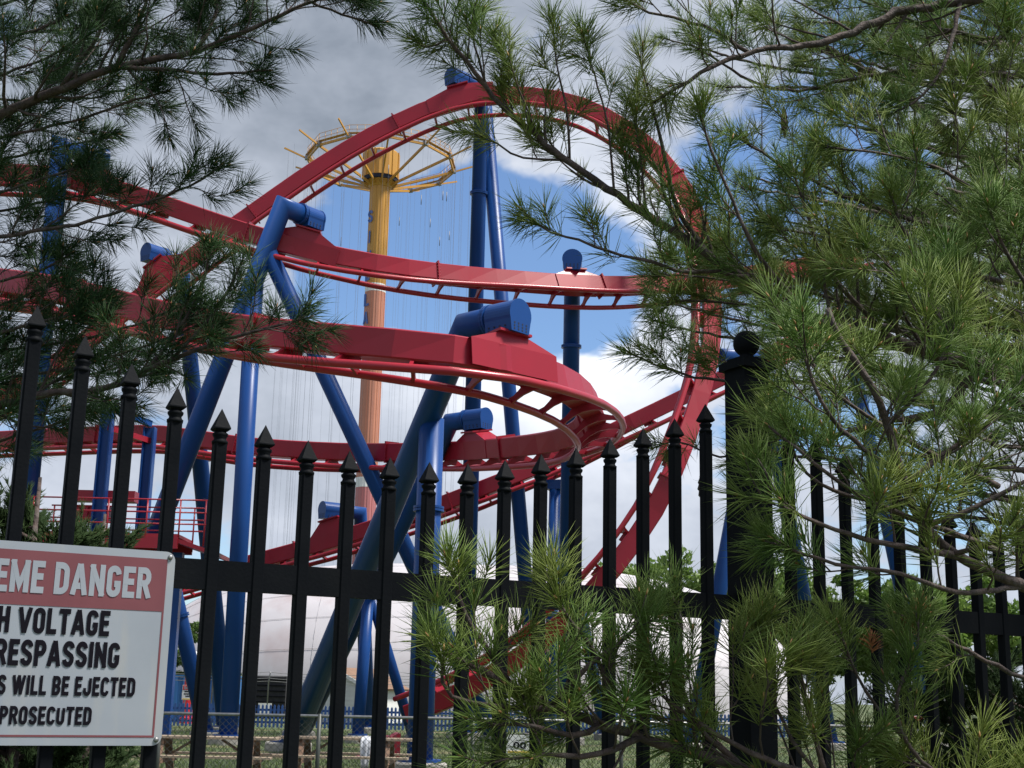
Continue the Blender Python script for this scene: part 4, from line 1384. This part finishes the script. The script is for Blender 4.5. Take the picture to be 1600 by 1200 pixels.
for c, s_, r_ in (([(1400, 735, 3.27), (1340, 695, 3.18), (1290, 640, 3.12), (1262, 575, 3.10), (1245, 520, 3.10)], .20, .007),
                  ([(1500, 870, 3.38), (1420, 856, 3.24), (1330, 836, 3.15), (1230, 795, 3.10), (1205, 755, 3.08), (1182, 715, 3.08)], .26, .010),
                  ([(1410, 760, 3.28), (1480, 705, 3.30), (1545, 660, 3.30), (1620, 560, 3.32)], .26, .008),
                  ([(1437, 815, 3.32), (1340, 772, 3.22), (1270, 722, 3.15), (1200, 665, 3.12)], .24, .008),
                  ([(1440, 822, 3.32), (1530, 790, 3.30), (1620, 740, 3.30), (1700, 700, 3.30)], .28, .008),
                  ([(1385, 665, 3.23), (1440, 610, 3.20), (1480, 545, 3.20), (1500, 470, 3.20)], .22, .006),
                  ([(1480, 868, 3.36), (1560, 845, 3.30), (1640, 800, 3.25)], .26, .007),
                  ([(1600, 916, 3.48), (1500, 925, 3.30), (1400, 895, 3.20), (1300, 880, 3.15), (1195, 845, 3.12)], .2, .008)):
    R.limb(c, r_, .003, sp=.115, side=s_, start=.25, up=.4, wob=.004)
R.limb([(1960, 1400, 4.3), (1500, 1310, 3.7), (1170, 1205, 3.38), (1000, 1152, 3.28), (860, 1104, 3.22), (760, 1052, 3.18), (696, 1020, 3.16)], .024, .009, sp=.13, side=.28, start=.5, up=.35, wob=.006, tip=False)
for c, s_ in (([(1170, 1205, 3.38), (1090, 1135, 3.32), (1060, 1040, 3.3), (1066, 965, 3.3), (1045, 925, 3.3)], .24),
              ([(1000, 1152, 3.28), (955, 1085, 3.24), (925, 1010, 3.22), (880, 955, 3.2), (850, 890, 3.2)], .24),
              ([(800, 1072, 3.2), (735, 975, 3.17), (712, 915, 3.16), (702, 870, 3.16)], .12),
              ([(880, 1108, 3.22), (780, 1105, 3.15), (700, 1085, 3.12), (692, 1035, 3.1), (682, 1000, 3.1)], .18),
              ([(940, 1130, 3.25), (900, 1150, 3.2), (810, 1130, 3.15), (745, 1140, 3.12)], .16),
              ([(860, 1104, 3.22), (920, 1040, 3.2), (990, 985, 3.2), (1010, 930, 3.2)], .2),
              ([(1500, 1310, 3.7), (1290, 1215, 3.35), (1220, 1120, 3.32), (1190, 1030, 3.32), (1180, 960, 3.32)], .28),
              ([(1800, 1350, 4.0), (1520, 1250, 3.55), (1390, 1130, 3.46), (1335, 1045, 3.42), (1310, 975, 3.4)], .28),
              ([(1700, 1330, 3.8), (1460, 1205, 3.45), (1400, 1100, 3.4), (1435, 1010, 3.4), (1432, 955, 3.4)], .22),
              ([(1290, 1215, 3.35), (1270, 1130, 3.3), (1250, 1060, 3.3), (1262, 1000, 3.3)], .24)):
    R.limb(c, .008, .003, sp=.135, side=s_ * .85, start=.15, up=.4, wob=.004)
R.limb([(1960, 1240, 4.3), (1700, 1110, 3.9), (1600, 1062, 3.75), (1480, 1000, 3.6), (1400, 958, 3.5)], .012, .004, sp=.20, side=.22, start=.4, up=.2)
for c in ([(1960, 330, 4.95), (1700, 262, 4.8), (1600, 250, 4.75), (1500, 246, 4.72), (1364, 199, 4.7), (1290, 150, 4.7)],
          [(1960, 150, 4.8), (1600, 120, 4.7), (1400, 112, 4.7), (1220, 140, 4.7), (1080, 70, 4.7)],
          [(1960, 470, 4.6), (1650, 385, 4.4), (1450, 352, 4.3), (1310, 300, 4.25), (1210, 250, 4.2), (1140, 205, 4.2)],
          [(1960, 560, 4.5), (1700, 470, 4.4), (1500, 425, 4.3), (1380, 395, 4.3), (1280, 370, 4.3), (1180, 345, 4.3)],
          [(1960, 640, 4.4), (1650, 525, 4.1), (1500, 440, 3.95), (1420, 370, 3.85), (1390, 300, 3.8)],
          [(1960, 820, 4.2), (1700, 700, 3.9), (1560, 600, 3.7), (1480, 500, 3.62), (1440, 430, 3.6)],
          [(1960, 20, 4.8), (1620, 60, 4.7), (1450, 40, 4.7), (1300, -20, 4.7)],
          [(1960, 300, 4.3), (1720, 260, 4.1), (1600, 180, 4.0), (1520, 110, 4.0)],
          [(1530, 572, 4.25), (1470, 640, 4.3), (1380, 660, 4.3), (1280, 680, 4.3), (1200, 640, 4.3)]):
    R.limb(c, .016, .004, sp=.085, side=.40, start=.28, up=.35, wob=.008)
for c in ([(1420, 500, 4.6), (1260, 455, 4.6), (1150, 440, 4.6), (1070, 430, 4.6), (1005, 432, 4.6)], [(1420, 520, 4.8), (1260, 490, 4.8), (1150, 475, 4.8), (1070, 470, 4.8), (1015, 478, 4.8)], [(1420, 430, 4.8), (1260, 410, 4.8), (1170, 400, 4.8), (1090, 395, 4.8)]):
    R.limb(c, .008, .003, sp=.06, side=.17, start=.2, up=.25, wob=.003)
for c in ([(890, 255, 3.95), (885, 170, 3.9), (868, 90, 3.88), (865, 30, 3.86)], [(830, 205, 3.92), (805, 125, 3.88), (772, 60, 3.86)],
          [(960, 305, 3.98), (950, 200, 3.92), (930, 120, 3.9), (905, 40, 3.9)], [(1010, 335, 4.0), (1000, 240, 3.95), (985, 160, 3.93)], [(760, 135, 3.88), (740, 60, 3.85), (745, 10, 3.85)],
          [(700, 60, 3.83), (670, 75, 3.83), (648, 60, 3.82)], [(880, 250, 3.95), (810, 245, 3.9), (760, 215, 3.88), (715, 205, 3.88)]):
    R.limb(c, .0045, .002, sp=.16, side=.10, start=.3, up=.5, wob=.003, twig=.07)
for c in ([(1560, 760, 3.62), (1420, 690, 3.5), (1300, 610, 3.42), (1262, 548, 3.4), (1240, 505, 3.4)],
          [(1560, 860, 3.6), (1400, 800, 3.45), (1270, 750, 3.38), (1235, 690, 3.36), (1215, 640, 3.36)],
          [(1700, 640, 3.9), (1580, 560, 3.8), (1500, 480, 3.75), (1400, 430, 3.7), (1300, 420, 3.7)],
          [(1700, 420, 4.0), (1580, 340, 3.9), (1480, 270, 3.85), (1380, 240, 3.8), (1280, 230, 3.8)],
          [(1700, 560, 3.8), (1620, 470, 3.7), (1570, 390, 3.65), (1540, 310, 3.6)],
          [(1262, 498, 4.1), (1180, 390, 3.9), (1140, 300, 3.85), (1110, 230, 3.8), (1090, 170, 3.8)],
          [(1397, 535, 4.15), (1300, 430, 4.0), (1260, 330, 3.9), (1235, 250, 3.9)],
          [(1110, 400, 4.05), (1060, 330, 4.0), (1040, 250, 3.95), (1020, 170, 3.95), (1000, 90, 3.95)],
          [(1290, 1215, 3.35), (1180, 1180, 3.28), (1080, 1120, 3.25), (1000, 1060, 3.25)],
          [(1000, 1152, 3.28), (930, 1180, 3.2), (850, 1180, 3.16), (760, 1190, 3.14)],
          [(1500, 2, 4.1), (1480, 90, 4.0), (1440, 150, 4.0), (1390, 180, 4.0)],
          [(1700, -60, 4.3), (1560, 60, 4.2), (1500, 150, 4.15), (1490, 220, 4.1)]):
    q_ = c[-1][0] < 1100 and c[-1][1] < 200
    R.limb(c, .009, .003, sp=.17 if q_ else .088, side=.2 if q_ else .30, start=.12, up=.42, wob=.004)
print('right tufts', R.finish('needle_lit', n=46, L=.106, w=.00112, droop=.05))
# a few dead tufts and old cones
dead = [np.concatenate([at(1424, 975, 3.5), nv([.2, -.1, 1]), [.55]]), np.concatenate([at(1438, 945, 3.5), nv([.1, -.1, 1]), [.5]]), np.concatenate([at(1360, 1000, 3.42), nv([-.1, 0, 1]), [.5]])]
V, F = needles(dead, 40, .09, .0011); tri_mesh('dead_needles', V, F, 'needle_dead', R.root)
for px, py, YY in ((1225, 172, 4.6), (1297, 145, 4.65), (1378, 196, 4.7), (1096, 742, 4.88)):
    p = at(px, py, YY); b = MB()
    b.lathe(p, (0, 0, -1), [(-.01, .003)] + [(.012 * k + (0 if k % 2 else .005), (.011 if k % 2 else .016) * math.sin(.5 + k * .29)) for k in range(9)] + [(.11, .003)], 10, False); b.build('pine_cone', 'cone', R.root)

# a second pine behind the fence fills the gaps on the right
tr = gp(1780, 8.0)
B = Pine('farther pine tree behind the fence at the right', tr, 9.5, .17)
for k in range(46):
    y0 = rng.uniform(-120, 830); xe = rng.uniform(1070, 1520) + (150 if y0 > 560 else 0) + (90 if 380 < y0 <= 560 else 0) - (0 if y0 > 200 else 60)
    Y0_, Y1_ = 8.0, rng.uniform(6.2, 8.6)
    ctrl = [(1780, y0 + 60, Y0_), (1780 + (xe - 1780) * .35, y0 + 40, lerp(Y0_, Y1_, .35)), (1780 + (xe - 1780) * .7, y0 + rng.uniform(-10, 40), lerp(Y0_, Y1_, .7)), (xe, y0 - rng.uniform(0, 60), Y1_)]
    B.limb(ctrl, .026, .005, sp=.125, side=.50, start=.15, up=.3, twig=.11, sides=6, ts=1.05)
for ye, xe in ((440, 1005), (500, 1015), (405, 1040), (470, 1030), (545, 1060)):
    B.limb([(1780, ye + 130, 8.0), (1500, ye + 90, 7.6), (1250, ye + 50, 7.2), (xe + 60, ye + 15, 7.0), (xe, ye, 6.9)], .026, .005, sp=.09, side=.42, start=.35, up=.3, twig=.11, sides=6, ts=1.05)
B.limb([(1240, 40, 7.4), (1300, 80, 7.4), (1400, 140, 7.5), (1515, 243, 7.7), (1640, 380, 7.9), (1780, 500, 8.0)], .02, .045, sp=.3, side=.4, start=.1)
print('far tufts', B.finish('needle_far', n=36, L=.100, w=.0015, fine=False, buds=False))

# the dark pine on the left, behind the fence
tr = gp(-420, 5.2)
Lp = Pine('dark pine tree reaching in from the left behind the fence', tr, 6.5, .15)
for c, r_, s_, sp_ in (([(-420, 330, 5.2), (-150, 235, 4.9), (0, 179, 4.7), (95, 138, 4.6), (182, 105, 4.55), (304, 81, 4.5), (388, 47, 4.45), (490, 0, 4.4), (560, -30, 4.4)], .032, .42, .070),
                       ([(182, 105, 4.55), (205, 60, 4.5), (222, 20, 4.5), (240, -40, 4.5)], .012, .35, .10),
                       ([(-420, 260, 5.2), (-100, 240, 4.9), (0, 215, 4.8), (110, 190, 4.7), (200, 160, 4.65), (262, 142, 4.6)], .012, .26, .075),
                       ([(-420, 480, 5.2), (-120, 400, 4.8), (0, 370, 4.7), (120, 350, 4.6), (202, 325, 4.55), (300, 288, 4.5), (345, 258, 4.5)], .014, .28, .070),
                       ([(-420, 420, 5.2), (-120, 330, 4.9), (0, 300, 4.8), (80, 275, 4.75), (150, 255, 4.7)], .012, .26, .07),
                       ([(-420, 780, 5.2), (-150, 670, 4.8), (0, 634, 4.65), (75, 615, 4.6), (155, 609, 4.55), (222, 581, 4.5), (287, 554, 4.45), (371, 524, 4.4), (450, 505, 4.4), (478, 492, 4.4)], .030, .34, .055),
                       ([(-420, 640, 5.2), (-120, 560, 4.8), (0, 520, 4.7), (110, 490, 4.6), (170, 455, 4.6)], .014, .32, .065),
                       ([(230, 578, 4.5), (285, 505, 4.45), (318, 440, 4.42), (332, 385, 4.4)], .007, .16, .09),
                       ([(270, 560, 4.48), (335, 490, 4.42), (368, 430, 4.4), (378, 410, 4.4)], .006, .14, .10),
                       ([(-420, 590, 5.2), (-120, 470, 4.9), (0, 440, 4.8), (70, 420, 4.75), (112, 395, 4.7)], .012, .26, .07),
                       ([(-420, 100, 5.2), (-120, 80, 4.9), (0, 60, 4.8), (100, 30, 4.75), (180, -30, 4.7)], .014, .36, .08),
                       ([(-420, -100, 5.2), (0, -90, 4.7), (250, -60, 4.55), (420, -20, 4.5), (520, 18, 4.45), (588, 40, 4.45)], .016, .30, .08),
                       ([(-420, 860, 5.4), (-120, 730, 5.2), (0, 690, 5.1), (90, 660, 5.0), (150, 640, 5.0)], .012, .3, .09)):
    Lp.limb(c, r_, .004, sp=sp_, side=s_, start=.32 if c[0][0] < -400 else .12, up=.22, wob=.006)
for c in ([(-420, 60, 5.6), (-60, 20, 5.4), (60, -10, 5.3), (200, -20, 5.2), (330, 0, 5.2)], [(-420, 140, 5.6), (-60, 150, 5.4), (60, 160, 5.3), (160, 150, 5.2), (240, 120, 5.2)],
          [(-420, 240, 5.6), (-60, 60, 5.4), (60, 50, 5.3), (200, 40, 5.2), (300, 60, 5.2)], [(-420, 640, 5.6), (-60, 610, 5.4), (60, 600, 5.3), (160, 580, 5.2), (250, 560, 5.2)],
          [(-420, 700, 5.7), (-60, 660, 5.5), (40, 650, 5.4), (110, 640, 5.4)], [(-420, 180, 5.2), (-100, 140, 4.9), (20, 110, 4.85), (110, 70, 4.8), (150, 20, 4.8)],
          [(-420, 300, 5.4), (-100, 260, 5.2), (0, 250, 5.1), (90, 230, 5.0), (170, 215, 5.0)],
          [(-420, 520, 5.4), (-100, 350, 5.1), (0, 330, 5.0), (100, 310, 5.0), (180, 300, 4.95)],
          [(-420, 600, 5.4), (-100, 560, 5.0), (20, 545, 4.9), (130, 530, 4.8), (230, 500, 4.8), (300, 470, 4.8)],
          [(-420, 640, 5.4), (-100, 600, 5.0), (20, 590, 4.9), (130, 570, 4.8), (230, 540, 4.8), (330, 500, 4.75)],
          [(-420, 560, 5.4), (-100, 500, 5.0), (20, 470, 4.9), (90, 440, 4.85), (130, 420, 4.85)],
          [(95, 138, 4.6), (150, 60, 4.55), (170, 0, 4.5)], [(304, 81, 4.5), (330, 40, 4.5), (345, -10, 4.5)], [(182, 105, 4.55), (260, 110, 4.5), (340, 115, 4.45), (420, 110, 4.45)]):
    Lp.limb(c, .010, .004, sp=.07, side=.30, start=.3 if c[0][0] < -400 else .15, up=.2, wob=.006)
print('left tufts', Lp.finish('needle_shaded', n=56, L=.102, w=.0011, droop=.07))

# scale-leaved evergreen shrubs


def juniper(label, base, height, rad, n=900, seed=0):
    base = np.asarray(base, float)
    rt = thing('juniper_shrub', label, 'shrub', base)
    tf = []; b = MB()
    b.tube([base, base + Z * height * .5, base + Z * height * .92], [.05, .03, .008], 8)
    for k in range(70):
        z0 = height * rng.uniform(.05, .85); a = rng.random() * 6.283
        rr = rad * (1 - .72 * z0 / height) * rng.uniform(.7, 1.1)
        p0 = base + Z * z0; p1 = p0 + np.array([math.cos(a) * rr, math.sin(a) * rr, rr * rng.uniform(.3, .9)])
        m_ = lerp(p0, p1, .5) - Z * .05
        b.tube([p0, m_, p1], [.012, .008, .002], 5)
        for q in range(n // 70):
            t = rng.uniform(.25, 1.0)
            p = lerp(m_, p1, (t - .5) * 2) if t > .5 else lerp(p0, m_, t * 2)
            d = nv(nv(p1 - p0) + rng.normal(size=3) * .7 + Z * .35)
            e_ = p + d * rng.uniform(.05, .20)
            tf.append(np.concatenate([e_, d, [rng.uniform(.8, 1.3)]]))
            for s in (.25, .5, .75):
                tf.append(np.concatenate([lerp(p, e_, s), nv(d + rng.normal(size=3) * .4), [1.0]]))
    b.build('trunk', 'bark', rt)
    V, F = needles(tf, 14, .046, .0030, fine=False, th=(8, 50), back=.05, droop=.02)
    tri_mesh('foliage', V, F, 'juniper', rt)
    return rt


juniper('dark evergreen shrub behind the danger sign at the left end of the fence', gp(-30, 6.3), at(0, 640, 6.3)[2] - .1, .62, 3000)
juniper('dark evergreen shrub beside the red platform, behind the second picket', gp(95, 7.4), at(95, 740, 7.4)[2], .34, 1500)
juniper('low dark evergreen shrub behind the right fence panel', gp(1510, 8.0), at(1510, 1010, 8.0)[2], .8, 1100)
juniper('low dark evergreen shrub past the end of the right fence panel', gp(1640, 7.4), at(1640, 985, 7.4)[2], .8, 1000)
